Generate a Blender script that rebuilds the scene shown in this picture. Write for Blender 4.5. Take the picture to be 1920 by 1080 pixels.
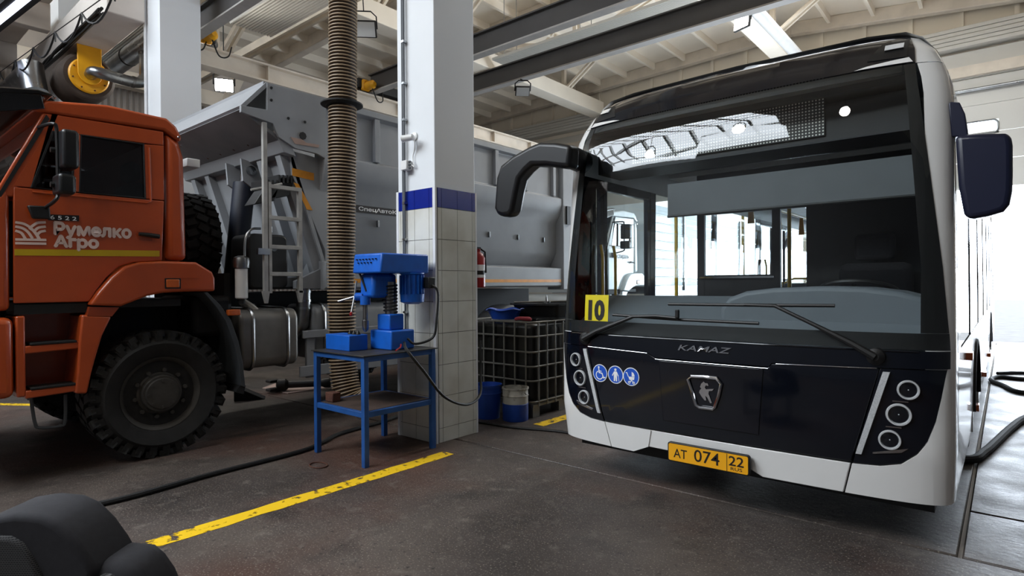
import bpy, bmesh, math, random
import numpy as np
from mathutils import Vector, Matrix
random.seed(7)
for o in list(bpy.data.objects): bpy.data.objects.remove(o, do_unlink=True)
SC = bpy.context.scene; COL = SC.collection; PI = math.pi

# ------------------------------------------------------------------ camera
FPX = 1101.63; CAM = Vector((0, 0, 1.47))
_y, _p, _r = 0.70008676, -0.00607933, -0.00677686
FW = Vector((-math.sin(_y)*math.cos(_p), math.cos(_y)*math.cos(_p), math.sin(_p)))
RT = Vector((math.cos(_y), math.sin(_y), 0)); UP = RT.cross(FW)
RT, UP = RT*math.cos(_r)+UP*math.sin(_r), UP*math.cos(_r)-RT*math.sin(_r)
cd = bpy.data.cameras.new('camera'); cam = bpy.data.objects.new('camera', cd); COL.objects.link(cam)
cd.sensor_width = 36; cd.lens = FPX/1920*36; cd.clip_start = .05
mw = Matrix((RT, UP, -FW)).transposed().to_4x4(); mw.translation = CAM; cam.matrix_world = mw
SC.camera = cam
def on(px, py, ax, val):           # a pixel's ray met with the plane ax = val
    d = FW + RT*((px-960)/FPX) - UP*((py-540)/FPX); i = 'XYZ'.index(ax)
    return CAM + d*((val-CAM[i])/d[i])

# ------------------------------------------------------------------ world, daylight, exposure
W = bpy.data.worlds.new('world'); SC.world = W; W.use_nodes = True
bg = W.node_tree.nodes['Background']; bg.inputs[0].default_value = (.86, .93, 1, 1); bg.inputs[1].default_value = 2.6
def area(name, loc, rot, sx, sy, power, col=(1, 1, 1)):
    l = bpy.data.lights.new(name, 'AREA'); l.shape = 'RECTANGLE'; l.size = sx; l.size_y = sy; l.energy = power; l.color = col
    o = bpy.data.objects.new(name, l); COL.objects.link(o); o.location = loc; o.rotation_euler = rot; return o
area('gate_daylight', (-.6, 18.6, 2.2), (-PI/2, 0, 0), 6.4, 4.0, 1350, (.78, .88, 1))
area('second_gate_daylight', (-6.8, 18.6, 2.2), (-PI/2, 0, 0), 4.6, 4.0, 380, (.80, .90, 1))
area('added_aisle_light', (-1.9, 11.9, 9.4), (0, 0, 0), 4.4, 5.2, 260, (.90, .95, 1))  # added overhead source, out of view, to brighten the lorry cab
area('skylight_daylight', (-9.5, -4.6, 9.5), (math.radians(24), 0, 0), 12, 6.0, 2350, (.84, .92, 1))
vs = SC.view_settings; vs.view_transform = 'Standard'; vs.look = 'None'; vs.gamma = 1; vs.use_curve_mapping = False; vs.exposure = 0.3
# ------------------------------------------------------------------ helpers
def lin(c): return tuple((v/12.92 if v <= .04045 else ((v+.055)/1.055)**2.4) for v in [x/255 for x in c])
MATS = {}
def M(name, rgb, rough=.5, metal=0, var=.12, scale=6, bump=0, coat=0, rgb2=None, lo=.4, hi=.65, spec=.5, rvar=0, detail=4):
    if name in MATS: return MATS[name]
    m = bpy.data.materials.new(name); m.use_nodes = True; nt = m.node_tree; b = nt.nodes['Principled BSDF']
    c = lin(rgb); d = lin(rgb2) if rgb2 else tuple(v*(1-var) for v in c)
    tc = nt.nodes.new('ShaderNodeTexCoord'); n = nt.nodes.new('ShaderNodeTexNoise'); n.inputs['Scale'].default_value = scale; n.inputs['Detail'].default_value = detail
    nt.links.new(tc.outputs['Object'], n.inputs['Vector'])
    r = nt.nodes.new('ShaderNodeValToRGB'); r.color_ramp.elements[0].position = lo; r.color_ramp.elements[1].position = hi
    r.color_ramp.elements[0].color = (*c, 1); r.color_ramp.elements[1].color = (*d, 1)
    nt.links.new(n.outputs['Fac'], r.inputs['Fac']); nt.links.new(r.outputs['Color'], b.inputs['Base Color'])
    b.inputs['Roughness'].default_value = rough; b.inputs['Metallic'].default_value = metal; b.inputs['Coat Weight'].default_value = coat; b.inputs['Coat Roughness'].default_value = .04
    b.inputs['Specular IOR Level'].default_value = spec
    if rvar:
        mp = nt.nodes.new('ShaderNodeMapRange'); mp.inputs['To Min'].default_value = rough-rvar; mp.inputs['To Max'].default_value = rough+rvar
        nt.links.new(n.outputs['Fac'], mp.inputs['Value']); nt.links.new(mp.outputs[0], b.inputs['Roughness'])
    if bump:
        bn = nt.nodes.new('ShaderNodeBump'); bn.inputs['Strength'].default_value = bump; bn.inputs['Distance'].default_value = .01
        n2 = nt.nodes.new('ShaderNodeTexNoise'); n2.inputs['Scale'].default_value = scale*8; nt.links.new(tc.outputs['Object'], n2.inputs['Vector'])
        nt.links.new(n2.outputs['Fac'], bn.inputs['Height']); nt.links.new(bn.outputs[0], b.inputs['Normal'])
    MATS[name] = m; return m
def glass(name, tint=(.9, .95, .95), refl=1.0, ior=1.5):
    m = bpy.data.materials.new(name); m.use_nodes = True; nt = m.node_tree; nt.nodes.clear()
    o = nt.nodes.new('ShaderNodeOutputMaterial'); mx = nt.nodes.new('ShaderNodeMixShader'); t = nt.nodes.new('ShaderNodeBsdfTransparent'); g = nt.nodes.new('ShaderNodeBsdfGlossy'); f = nt.nodes.new('ShaderNodeFresnel')
    ml = nt.nodes.new('ShaderNodeMath'); ml.operation = 'MULTIPLY'; ml.inputs[1].default_value = refl; ml.use_clamp = True
    t.inputs[0].default_value = (*tint, 1); g.inputs['Roughness'].default_value = .01; f.inputs[0].default_value = ior
    ge = nt.nodes.new('ShaderNodeNewGeometry'); iv = nt.nodes.new('ShaderNodeMath'); iv.operation = 'SUBTRACT'; iv.inputs[0].default_value = 1; m2 = nt.nodes.new('ShaderNodeMath'); m2.operation = 'MULTIPLY'   # the outer skin reflects, the inner one only transmits
    L = nt.links.new; L(ge.outputs['Backfacing'], iv.inputs[1]); L(f.outputs[0], ml.inputs[0]); L(ml.outputs[0], m2.inputs[0]); L(iv.outputs[0], m2.inputs[1]); L(m2.outputs[0], mx.inputs[0]); L(t.outputs[0], mx.inputs[1]); L(g.outputs[0], mx.inputs[2]); L(mx.outputs[0], o.inputs[0])
    MATS[name] = m; return m
def emit(name, rgb, s):
    m = bpy.data.materials.new(name); m.use_nodes = True; nt = m.node_tree; b = nt.nodes['Principled BSDF']
    b.inputs['Base Color'].default_value = (.8, .8, .8, 1); b.inputs['Emission Color'].default_value = (*lin(rgb), 1); b.inputs['Emission Strength'].default_value = s
    MATS[name] = m; return m
def V(*a): return Vector(a)
class MB:
    def __init__(s): s.v = []; s.f = []
    def add(s, vs, fs):
        o = len(s.v); s.v += [tuple(v) for v in vs]; s.f += [tuple(i+o for i in f) for f in fs]; return s
    def box(s, a, b, rot=None, c=None):
        (x0, y0, z0), (x1, y1, z1) = a, b
        vs = [V(x, y, z) for x in (x0, x1) for y in (y0, y1) for z in (z0, z1)]
        if rot:
            c = c or V((x0+x1)/2, (y0+y1)/2, (z0+z1)/2); R = rot if isinstance(rot, Matrix) else Matrix.Rotation(rot[1], 3, rot[0]); vs = [R@(v-c)+c for v in vs]
        return s.add(vs, [(0, 1, 3, 2), (4, 6, 7, 5), (0, 4, 5, 1), (2, 3, 7, 6), (0, 2, 6, 4), (1, 5, 7, 3)])
    def prism(s, poly, ax, lo, hi):              # poly in the two other axes (in XYZ order)
        def p(q, t): return {'X': (t, q[0], q[1]), 'Y': (q[0], t, q[1]), 'Z': (q[0], q[1], t)}[ax]
        n = len(poly); vs = [p(q, lo) for q in poly]+[p(q, hi) for q in poly]
        return s.add(vs, [tuple(range(n)), tuple(range(2*n-1, n-1, -1))]+[(i, (i+1) % n, n+(i+1) % n, n+i) for i in range(n)])
    def tube(s, pts, r, n=10, closed=False):
        pts = [Vector(p) for p in pts]; k = len(pts); rs = r if isinstance(r, (list, tuple)) else [r]*k; vs = []; up = None
        for i, p in enumerate(pts):
            a = pts[i-1] if (i > 0 or closed) else p; b = pts[(i+1) % k] if (i < k-1 or closed) else p
            t = (b-a).normalized()
            if up is None: up = t.orthogonal().normalized()
            up = (up-t*up.dot(t)); up = up.normalized() if up.length > 1e-6 else t.orthogonal().normalized()
            w = t.cross(up); vs += [p+(up*math.cos(2*PI*j/n)+w*math.sin(2*PI*j/n))*rs[i] for j in range(n)]
        fs = []
        for i in range(k if closed else k-1):
            for j in range(n): i2 = (i+1) % k; fs.append((i*n+j, i*n+(j+1) % n, i2*n+(j+1) % n, i2*n+j))
        if not closed: fs += [tuple(range(n-1, -1, -1)), tuple((k-1)*n+j for j in range(n))]
        return s.add(vs, fs)
    def cyl(s, p, q, r, n=16, r2=None): return s.tube([p, q], [r, r if r2 is None else r2], n)
    def lathe(s, c, axis, prof, n=28):           # prof: (distance along the axis, radius)
        c = Vector(c); a = Vector(axis).normalized(); u = a.orthogonal().normalized(); w = a.cross(u); k = len(prof); vs = []
        for d, r in prof: vs += [c+a*d+(u*math.cos(2*PI*j/n)+w*math.sin(2*PI*j/n))*max(r, 1e-4) for j in range(n)]
        fs = [(i*n+j, i*n+(j+1) % n, (i+1)*n+(j+1) % n, (i+1)*n+j) for i in range(k-1) for j in range(n)]
        return s.add(vs, fs+[tuple(range(n-1, -1, -1)), tuple((k-1)*n+j for j in range(n))])
    def grid(s, rows, cu=False):                 # rows of points, quads between
        nu = len(rows); nv = len(rows[0]); vs = [p for r in rows for p in r]
        return s.add(vs, [(i*nv+j, i*nv+j+1, ((i+1) % nu)*nv+j+1, ((i+1) % nu)*nv+j) for i in range(nu if cu else nu-1) for j in range(nv-1)])
    def xf(s, m):
        s.v = [tuple(m@Vector(v)) for v in s.v]; return s
    def build(s, name, mat, parent=None, label=None, cat=None, group=None, kind=None, bevel=0, smooth=35, seg=2, recalc=True):
        me = bpy.data.meshes.new(name); c = V(0, 0, 0)
        if parent is None and kind != 'structure':
            A = np.array(s.v); lo = A.min(0); hi = A.max(0); c = V((lo[0]+hi[0])/2, (lo[1]+hi[1])/2, lo[2])
        me.from_pydata([Vector(v)-c for v in s.v], [], s.f)
        if recalc:
            bm = bmesh.new(); bm.from_mesh(me); bmesh.ops.recalc_face_normals(bm, faces=bm.faces); bm.to_mesh(me); bm.free()
        me.materials.append(MATS[mat] if isinstance(mat, str) else mat)
        me.shade_smooth(); me.set_sharp_from_angle(angle=math.radians(smooth))
        return link(name, me, parent, label, cat, group, kind, c, bevel, seg)
def link(name, me, parent=None, label=None, cat=None, group=None, kind=None, c=None, bevel=0, seg=2):
    o = bpy.data.objects.new(name, me); COL.objects.link(o)
    if c: o.location = c
    if parent: adopt(o, parent)
    tag(o, label, cat, group, kind)
    if bevel:
        b = o.modifiers.new('bevel', 'BEVEL'); b.width = bevel; b.segments = seg; b.limit_method = 'ANGLE'; b.angle_limit = math.radians(40); b.harden_normals = False
    return o
WL = {}
def adopt(o, parent):                            # meshes are made in world coordinates
    o.parent = parent; off = V(0, 0, 0); q = parent
    while q: off += q.location + q.matrix_parent_inverse.translation; q = q.parent
    o.matrix_parent_inverse = Matrix.Translation(-off)
def tag(o, label=None, cat=None, group=None, kind=None):
    for k, v in (('label', label), ('category', cat), ('group', group), ('kind', kind)):
        if v: o[k] = v
    return o
def thing(name, label, cat, loc, group=None, kind=None):
    o = bpy.data.objects.new(name, None); COL.objects.link(o); o.location = loc; o.empty_display_size = .1
    return tag(o, label, cat, group, kind)
def copy_tree(o, parent=None):
    c = o.copy(); COL.objects.link(c); c.parent = parent; c.matrix_parent_inverse = o.matrix_parent_inverse.copy()
    for ch in o.children: copy_tree(ch, c)
    return c
def text(body, name, mat, parent, org, right, up, h, w=None, depth=.002, bold=0.0, shear=0.0, align='L', heavy=0):
    cu = bpy.data.curves.new(name, 'FONT'); cu.body = body; cu.size = 1; cu.offset = bold; cu.shear = shear; cu.resolution_u = 3
    ob = bpy.data.objects.new(name, cu); COL.objects.link(ob); bpy.context.view_layer.update()
    me = bpy.data.meshes.new_from_object(ob); bpy.data.objects.remove(ob, do_unlink=True)
    A = np.array([v.co[:] for v in me.vertices]); lo = A.min(0); hi = A.max(0)
    sy = h/(hi[1]-lo[1]); sx = w/(hi[0]-lo[0]) if w else sy; wd = (hi[0]-lo[0])*sx
    org = Vector(org); r = Vector(right).normalized(); u = Vector(up).normalized(); nn = r.cross(u)
    if align == 'C': org = org-r*wd/2
    P = [org+r*((v.co.x-lo[0])*sx)+u*((v.co.y-lo[1])*sy) for v in me.vertices]
    F = [tuple(p.vertices) for p in me.polygons]; mb = MB(); n = len(P)
    cnt = {}
    for f in F:
        for a, b in zip(f, f[1:]+f[:1]): cnt[(a, b)] = 1
    for kk, (hx, hy) in enumerate(((0, 0), (1, 0), (.5, .6), (.5, -.6)) if heavy else ((0, 0),)):   # heavier strokes: overlaid copies, each a hair prouder
        sh = r*(heavy*hx)+u*(heavy*hy); mb.add([p+sh+nn*(depth+.0004*kk) for p in P]+[p+sh for p in P], F+[(a, b, b+n, a+n) for (a, b) in cnt if (b, a) not in cnt])
    bpy.data.meshes.remove(me)
    return mb.build(name, mat, parent, smooth=20, recalc=False)
def strokes(org, right, up, items, depth=.002):  # flat pictogram pieces: ('l', pts, width) ('d', c, r) ('p', poly) ('r', c, r, width)
    org = Vector(org); r = Vector(right).normalized(); u = Vector(up).normalized(); n = r.cross(u); mb = MB()
    def pr(poly):
        k = len(poly); vs = [org+r*a+u*b+n*depth for a, b in poly]+[org+r*a+u*b for a, b in poly]
        mb.add(vs, [tuple(range(k))]+[(i, i+k, (i+1) % k+k, (i+1) % k) for i in range(k)])
    for kk, it in enumerate(items):
        org = org+n*.00015
        if it[0] == 'p': pr(it[1])
        elif it[0] == 'd': pr([(it[1][0]+it[2]*math.cos(t*PI/12), it[1][1]+it[2]*math.sin(t*PI/12)) for t in range(24)])
        elif it[0] == 'l':                       # one mitred ribbon
            P = [Vector((a, b)) for a, b in it[1]]; w = it[2]/2; A = []; C = []
            P = [P[0]-(P[1]-P[0]).normalized()*w*.6]+P[1:-1]+[P[-1]+(P[-1]-P[-2]).normalized()*w*.6]
            for i, p in enumerate(P):
                d0 = (p-P[i-1]).normalized() if i else (P[1]-p).normalized(); d1 = (P[i+1]-p).normalized() if i < len(P)-1 else d0
                t = (d0+d1).normalized(); nn = Vector((-t.y, t.x)); k = w/max(.45, nn.dot(Vector((-d0.y, d0.x)))); A.append(p+nn*k); C.append(p-nn*k)
            pr([tuple(v) for v in C]+[tuple(v) for v in A[::-1]])
        elif it[0] == 'r':
            (cx, cy), R, w = it[1], it[2], it[3]; a0, a1 = (it[4], it[5]) if len(it) > 4 else (0, 2*PI); k = 20
            for i in range(k):
                t0 = a0+(a1-a0)*i/k; t1 = a0+(a1-a0)*(i+1)/k
                pr([(cx+(R-w/2)*math.cos(t0), cy+(R-w/2)*math.sin(t0)), (cx+(R+w/2)*math.cos(t0), cy+(R+w/2)*math.sin(t0)), (cx+(R+w/2)*math.cos(t1), cy+(R+w/2)*math.sin(t1)), (cx+(R-w/2)*math.cos(t1), cy+(R-w/2)*math.sin(t1))])
    return mb
def smoothpath(pts, n=6):                        # Catmull-Rom
    P = [Vector(p) for p in pts]; P = [P[0]*2-P[1]]+P+[P[-1]*2-P[-2]]; out = []
    for i in range(1, len(P)-2):
        for k in range(n):
            t = k/n; a, b, c, d = P[i-1], P[i], P[i+1], P[i+2]
            out.append(.5*((2*b)+(c-a)*t+(2*a-5*b+4*c-d)*t*t+(3*b-a-3*c+d)*t**3))
    return out+[P[-2]]
def rrect(x0, y0, x1, y1, r, n=5):
    out = []
    for cx, cy, a in ((x1-r, y1-r, 0), (x0+r, y1-r, 1), (x0+r, y0+r, 2), (x1-r, y0+r, 3)):
        out += [(cx+r*math.cos((a+k/n)*PI/2), cy+r*math.sin((a+k/n)*PI/2)) for k in range(n+1)]
    return out

# ------------------------------------------------------------------ materials
M('white_paint', (228, 228, 226), .35, var=.06); M('bus_white', (232, 231, 229), .22, coat=.6, var=.02); M('bus_black', (11, 14, 22), .08, var=.1, spec=.5)
M('mirror_black', (17, 18, 21), .38, var=.1); M('rubber', (20, 20, 21), .75, var=.3, scale=20, bump=.2); M('plastic_black', (16, 16, 17), .5, var=.2); M('plastic_grey', (95, 99, 104), .6, var=.08)
M('chrome', (205, 205, 208), .12, metal=1, var=.05); M('steel', (150, 150, 150), .32, metal=1, var=.25, scale=10, rvar=.1); M('galv', (165, 168, 170), .3, metal=1, var=.2, scale=5, rvar=.1)
M('alu', (172, 170, 165), .45, metal=.3, var=.2, scale=9); M('tankalu', (124, 121, 116), .42, metal=.4, var=.25, scale=4, rvar=.12)
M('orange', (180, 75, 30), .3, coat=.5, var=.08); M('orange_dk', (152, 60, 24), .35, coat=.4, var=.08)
M('truckwhite', (214, 222, 226), .35, coat=.3, var=.05); M('body_grey', (150, 153, 157), .45, var=.1, scale=2.5, bump=.03); M('body_grey_in', (128, 130, 134), .55, var=.18, scale=3)
M('chassis', (28, 28, 29), .65, var=.3, scale=12); M('dark', (9, 9, 10), .7, var=.2); M('navy_ram', (26, 31, 44), .4, var=.2); M('mudflap', (62, 66, 70), .6, var=.2)
M('blue', (22, 96, 196), .4, var=.14, scale=9, rvar=.08); M('blue_table', (34, 84, 152), .45, var=.25, scale=7); M('blue_bin', (24, 66, 158), .42, var=.2); M('blue_tile', (22, 44, 140), .15, coat=.4, var=.06)
M('tile_white', (222, 222, 214), .2, coat=.3, var=.06, scale=3, rgb2=(205, 203, 192)); M('grout', (120, 116, 108), .9, var=.2); M('trim_white', (225, 226, 228), .4, var=.05)
M('col_paint', (222, 225, 228), .6, var=.03, scale=1.5); M('cream', (248, 238, 222), .8, var=.05, scale=1.2, bump=.05); M('cream_dirty', (232, 220, 204), .75, var=.15, scale=2.2); M('white_panel', (214, 211, 204), .5, var=.03, scale=1)
M('corrug', (146, 138, 132), .55, var=.1, scale=1.5); M('concrete', (216, 208, 200), .85, var=.1, scale=1.7, bump=.1); M('beam_grey', (74, 72, 72), .65, var=.1, scale=2); M('beam_flange', (176, 172, 168), .55, var=.1)
M('truss', (236, 224, 206), .65, var=.12, scale=3); M('yellow', (232, 164, 18), .4, var=.1); M('yellow_pole', (236, 190, 30), .35, var=.05); M('sign_yellow', (244, 216, 20), .5, var=.02); M('plate_yellow', (238, 168, 20), .35, var=.02)
M('print_black', (22, 14, 14), .5, var=.05); M('print_white', (236, 236, 236), .5, var=.02); M('print_pink', (228, 205, 198), .5, var=.02); M('print_blue', (30, 84, 190), .4, var=.05); M('stripe_yellow', (196, 166, 20), .45, var=.06); M('reflex_orange', (226, 150, 40), .4, var=.15, scale=14)
M('amber', (205, 96, 30), .25, coat=.6, var=.2); M('red', (150, 22, 26), .35, var=.1); M('rust', (92, 56, 42), .85, var=.35, scale=14, bump=.4); M('hose_brown', (64, 50, 39), .7, var=.25, scale=9); M('hose_rib', (156, 134, 106), .5, var=.25, scale=9)
M('grease', (38, 32, 29), .5, var=.3, scale=12, bump=.2); M('cable', (18, 18, 18), .55, var=.2); M('ibc_black', (22, 22, 20), .3, var=.5, scale=3, rvar=.12); M('cage', (124, 122, 116), .45, metal=.6, var=.2); M('filter_white', (226, 226, 224), .4, var=.04)
M('fabric_dark', (46, 46, 51), .9, var=.15, scale=60, bump=.08); M('cardboard', (176, 150, 138), .9, var=.15, scale=5); M('seat_blue', (30, 52, 120), .8, var=.3, scale=30); M('bus_floor', (70, 72, 76), .6); M('bus_ceiling', (190, 192, 194), .5)
M('dash', (104, 110, 116), .6, var=.05); M('cab_dark', (24, 25, 30), .5, var=.15); M('drum_white', (176, 174, 166), .5, var=.4, scale=12, rgb2=(90, 80, 66), lo=.5, hi=.75); M('pants_red', (150, 50, 60), .8)
M('tire', (30, 29, 28), .8, var=.4, scale=9, bump=.2); M('rim', (70, 67, 63), .6, var=.25, scale=9, metal=.2); M('lens', (225, 228, 230), .08, var=.02, coat=1); M('asphalt', (150, 150, 152), .9, var=.15, scale=3); M('outer_white', (236, 238, 240), .6, var=.05)
M('reflector', (214, 216, 218), .25, metal=.25, var=.1); glass('windshield', (.95, .975, .975), 1.4); glass('side_glass', (.86, .90, .91), 1.6); glass('dark_glass', (.30, .31, .32), 1.6); glass('clear_glass', (.95, .97, .97), 1.0); glass('visor_smoke', (.05, .05, .055), 1.2)
emit('lamp', (255, 250, 240), 60); emit('cold_tube', (220, 228, 255), 3)
def floor_mat():
    m = bpy.data.materials.new('floor_concrete'); m.use_nodes = True; nt = m.node_tree; b = nt.nodes['Principled BSDF']; L = nt.links.new; N = nt.nodes.new
    g = N('ShaderNodeNewGeometry')
    def noise(s, d=5): n = N('ShaderNodeTexNoise'); n.inputs['Scale'].default_value = s; n.inputs['Detail'].default_value = d; L(g.outputs['Position'], n.inputs['Vector']); return n.outputs['Fac']
    def ramp(f, *st):
        r = N('ShaderNodeValToRGB'); e = r.color_ramp.elements
        while len(e) < len(st): e.new(.5)
        for k, (p, c) in enumerate(st): e[k].position = p; e[k].color = (*(lin(c) if isinstance(c, tuple) else (c,)*3), 1)
        L(f, r.inputs['Fac']); return r.outputs['Color']
    def mix(f, a, c):
        x = N('ShaderNodeMix'); x.data_type = 'RGBA'; L(f, x.inputs['Factor']); L(a, x.inputs['A']); L(c, x.inputs['B']) if not isinstance(c, tuple) else setattr(x.inputs['B'], 'default_value', (*lin(c), 1)); return x.outputs['Result']
    base = ramp(noise(.9), (.3, (50, 44, 41)), (.5, (68, 60, 56)), (.72, (88, 79, 72)))
    base = mix(ramp(noise(.55, 3), (.48, 0.0), (.66, .75)), base, (86, 56, 45))
    base = mix(ramp(noise(2.3, 8), (.56, 0.0), (.75, .7)), base, (30, 28, 27))
    base = mix(ramp(noise(95, 2), (.60, 0.0), (.68, .8)), base, (140, 132, 120))
    base = mix(ramp(noise(9, 8), (.58, 0.0), (.72, .5)), base, (112, 104, 96))
    base = mix(ramp(noise(30, 3), (.62, 0.0), (.7, .7)), base, (24, 22, 22))
    L(base, b.inputs['Base Color'])
    mp = N('ShaderNodeMapRange'); mp.inputs['To Min'].default_value = .30; mp.inputs['To Max'].default_value = .72; L(noise(3.1, 6), mp.inputs['Value']); L(mp.outputs[0], b.inputs['Roughness'])
    bu = N('ShaderNodeBump'); bu.inputs['Strength'].default_value = .35; bu.inputs['Distance'].default_value = .006; L(noise(26, 8), bu.inputs['Height']); L(bu.outputs[0], b.inputs['Normal'])
    MATS['floor'] = m
floor_mat()
def worn_paint(name, rgb):
    m = bpy.data.materials.new(name); m.use_nodes = True; nt = m.node_tree; b = nt.nodes['Principled BSDF']; L = nt.links.new
    b.inputs['Base Color'].default_value = (*lin(rgb), 1); b.inputs['Roughness'].default_value = .55
    g = nt.nodes.new('ShaderNodeNewGeometry'); n = nt.nodes.new('ShaderNodeTexNoise'); n.inputs['Scale'].default_value = 16; n.inputs['Detail'].default_value = 8
    n2 = nt.nodes.new('ShaderNodeTexNoise'); n2.inputs['Scale'].default_value = 1.3
    mt = nt.nodes.new('ShaderNodeMath'); mt.operation = 'MULTIPLY_ADD'; mt.inputs[1].default_value = .55
    r = nt.nodes.new('ShaderNodeValToRGB'); r.color_ramp.elements[0].position = .84; r.color_ramp.elements[1].position = .93; r.color_ramp.elements[0].color = (1, 1, 1, 1); r.color_ramp.elements[1].color = (0, 0, 0, 1)
    L(g.outputs['Position'], n.inputs['Vector']); L(g.outputs['Position'], n2.inputs['Vector']); L(n2.outputs['Fac'], mt.inputs[0]); L(n.outputs['Fac'], mt.inputs[2]); L(mt.outputs[0], r.inputs['Fac']); L(r.outputs['Color'], b.inputs['Alpha'])
    MATS[name] = m
worn_paint('line_yellow', (226, 184, 20))

# ------------------------------------------------------------------ floor, walls, roof
GY = 18.0                                        # the gate wall
floor = MB().box((-17.6, -9.2, -.2), (9.2, GY, -.03)).build('floor', 'concrete', kind='structure')
for (x0, y0, x1, y1) in ((-17.6, -9.2, 9.2, 3.915), (-17.6, 3.935, -.205, GY), (-.185, 3.935, 9.2, 4.74), (-.185, 4.76, 9.2, GY)):
    MB().box((x0, y0, -.03), (x1, y1, 0)).build('slab', 'floor', floor, bevel=.008)
tag(MB().box((-30, GY, -.2), (30, 60, -.005)).build('ground', 'asphalt', kind='structure'))
def line(poly, name='floor_line', **k): return MB().prism(poly, 'Z', .0005, .0022).build(name, 'line_yellow', **k)
def jag(y0, y1, x0, x1, n=40):
    a = []; b = []
    for i in range(n+1):
        y = y0+(y1-y0)*i/n; a.append((x0+random.uniform(-.006, .006), y)); b.append((x1+random.uniform(-.01, .01), y))
    return a+b[::-1]
line(jag(-1.0, 3.56, -3.80, -3.665), label='yellow painted floor line, worn near its end by the tiled column', cat='floor marking')
line(jag(4.85, 9, -3.80, -3.665), label='yellow painted floor line running under the parked bus', cat='floor marking')
p = on(0, 765, 'Z', 0); q = on(60, 757, 'Z', 0)
line([(p.x-.8, p.y-.35), (q.x+.6, q.y+.26), (q.x+.56, q.y+.36), (p.x-.85, p.y-.25)], label='narrow yellow floor line beyond the orange truck cab', cat='floor marking')

# gate wall
def wallbox(name, boxes, mat, **k):
    mb = MB()
    for a, b in boxes: mb.box(a, b)
    return mb.build(name, mat, kind='structure', **k)
gx0, gx1, gz = -3.6, 2.6, 5.9
wb = wallbox('wall_back', [((-17.6, GY, 0), (-9.2, GY+.3, 7.5)), ((-9.2, GY, 4.4), (-4.4, GY+.3, 7.5)), ((-4.4, GY, 0), (gx0, GY+.3, 7.5)), ((gx1, GY, 0), (9.2, GY+.3, 7.5)), ((gx0, GY, gz), (gx1, GY+.3, 7.5)), ((-17.6, GY, 7.5), (9.2, GY+.3, 9.3))], 'cream')
x = -17.2
while x < 9:
    MB().box((x, GY-.10, 7.62), (x+.09, GY, 9.0)).build('rib', 'cream', wb); x += 1.02
for k in range(5): MB().box((-17.6, GY-.34+.01*(k % 2), 7.05+k*.1), (9.2, GY, 7.142+k*.1)).build('ribbed_strip', 'white_panel', wb, bevel=.012)
for k in range(5): MB().box((-17.5, GY-.05, .02+k*1.38), (-9.25 if k < 3 else gx0-.25, GY, .02+k*1.38+1.365)).build('panel', 'white_panel', wb, bevel=.01)
MB().box((-17.5, GY-.28, 6.35), (9, GY-.05, 6.6)).build('lintel', 'cream_dirty', wb)
# raised sectional door
d1 = thing('door_1', None, None, (-.5, GY-.12, 3.7), kind='structure')
z = 3.68
for k in range(5):
    h = .66
    if k == 2:
        wx0, wx1 = -.86, -.14; wz0, wz1 = 4.94, 5.27
        mb = MB(); Y0, Y1 = GY-.16, GY-.10
        for a, b in (((gx0-.1, Y0, z), (wx0, Y1, z+h-.012)), ((wx1, Y0, z), (gx1+.1, Y1, z+h-.012)), ((wx0, Y0, z), (wx1, Y1, wz0)), ((wx0, Y0, wz1), (wx1, Y1, z+h-.012))): mb.box(a, b)
        mb.build('door_panel', 'white_panel', d1)
        ring = [(u, Y0-.005, v) for u, v in rrect(wx0+.01, wz0+.01, wx1-.01, wz1-.01, .1)]
        MB().tube(ring, .022, 6, True).build('window_rim', 'galv', d1)
        emit('sky_pane', (240, 248, 255), 2.2)
        MB().prism(rrect(wx0, wz0, wx1, wz1, .02), 'Y', GY-.14, GY-.13).build('window_pane', 'clear_glass', d1)
    else: MB().box((gx0-.1, GY-.16, z), (gx1+.1, GY-.10, z+h-.012)).build('door_panel', 'white_panel', d1, bevel=.008)
    z += h
MB().cyl((gx0, GY-.22, 6.02), (gx1, GY-.22, 6.02), .045, 12).build('spring_shaft', 'galv', d1)
for sx in (gx0-.12, gx1+.02): MB().box((sx, GY-.2, 0), (sx+.1, GY-.02, 7)).build('door_track', 'galv', d1)
# wall opening behind the window pane
# left wall of corrugated sheet
rows = []
for i in range(0, 780):
    y = -9.2+i*.035; xx = -17.5+(.022 if (i % 4) < 2 else -.022); rows.append([(xx, y, 0), (xx, y, 6.6)])
wl = MB().grid(rows).build('wall_left', 'corrug', kind='structure', smooth=20)
MB().box((-17.9, -9.2, 0), (-17.56, GY, 9.3)).build('wall_left_backing', 'concrete', wl)
MB().box((-17.5, -9.2, 6.6), (-17.2, GY, 7.0)).build('ring_beam', 'cream', wl)
M('wall_dark', (112, 112, 114), .8, var=.1, scale=1.5); wallbox('wall_right', [((9.2, -9.2, 0), (9.5, GY, 9.3))], 'wall_dark')
M('wall_dark', (112, 112, 114), .8, var=.1, scale=1.5); wallbox('wall_front', [((-17.6, -9.3, 0), (9.2, -9.1, 9.4))], 'wall_dark')
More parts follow.
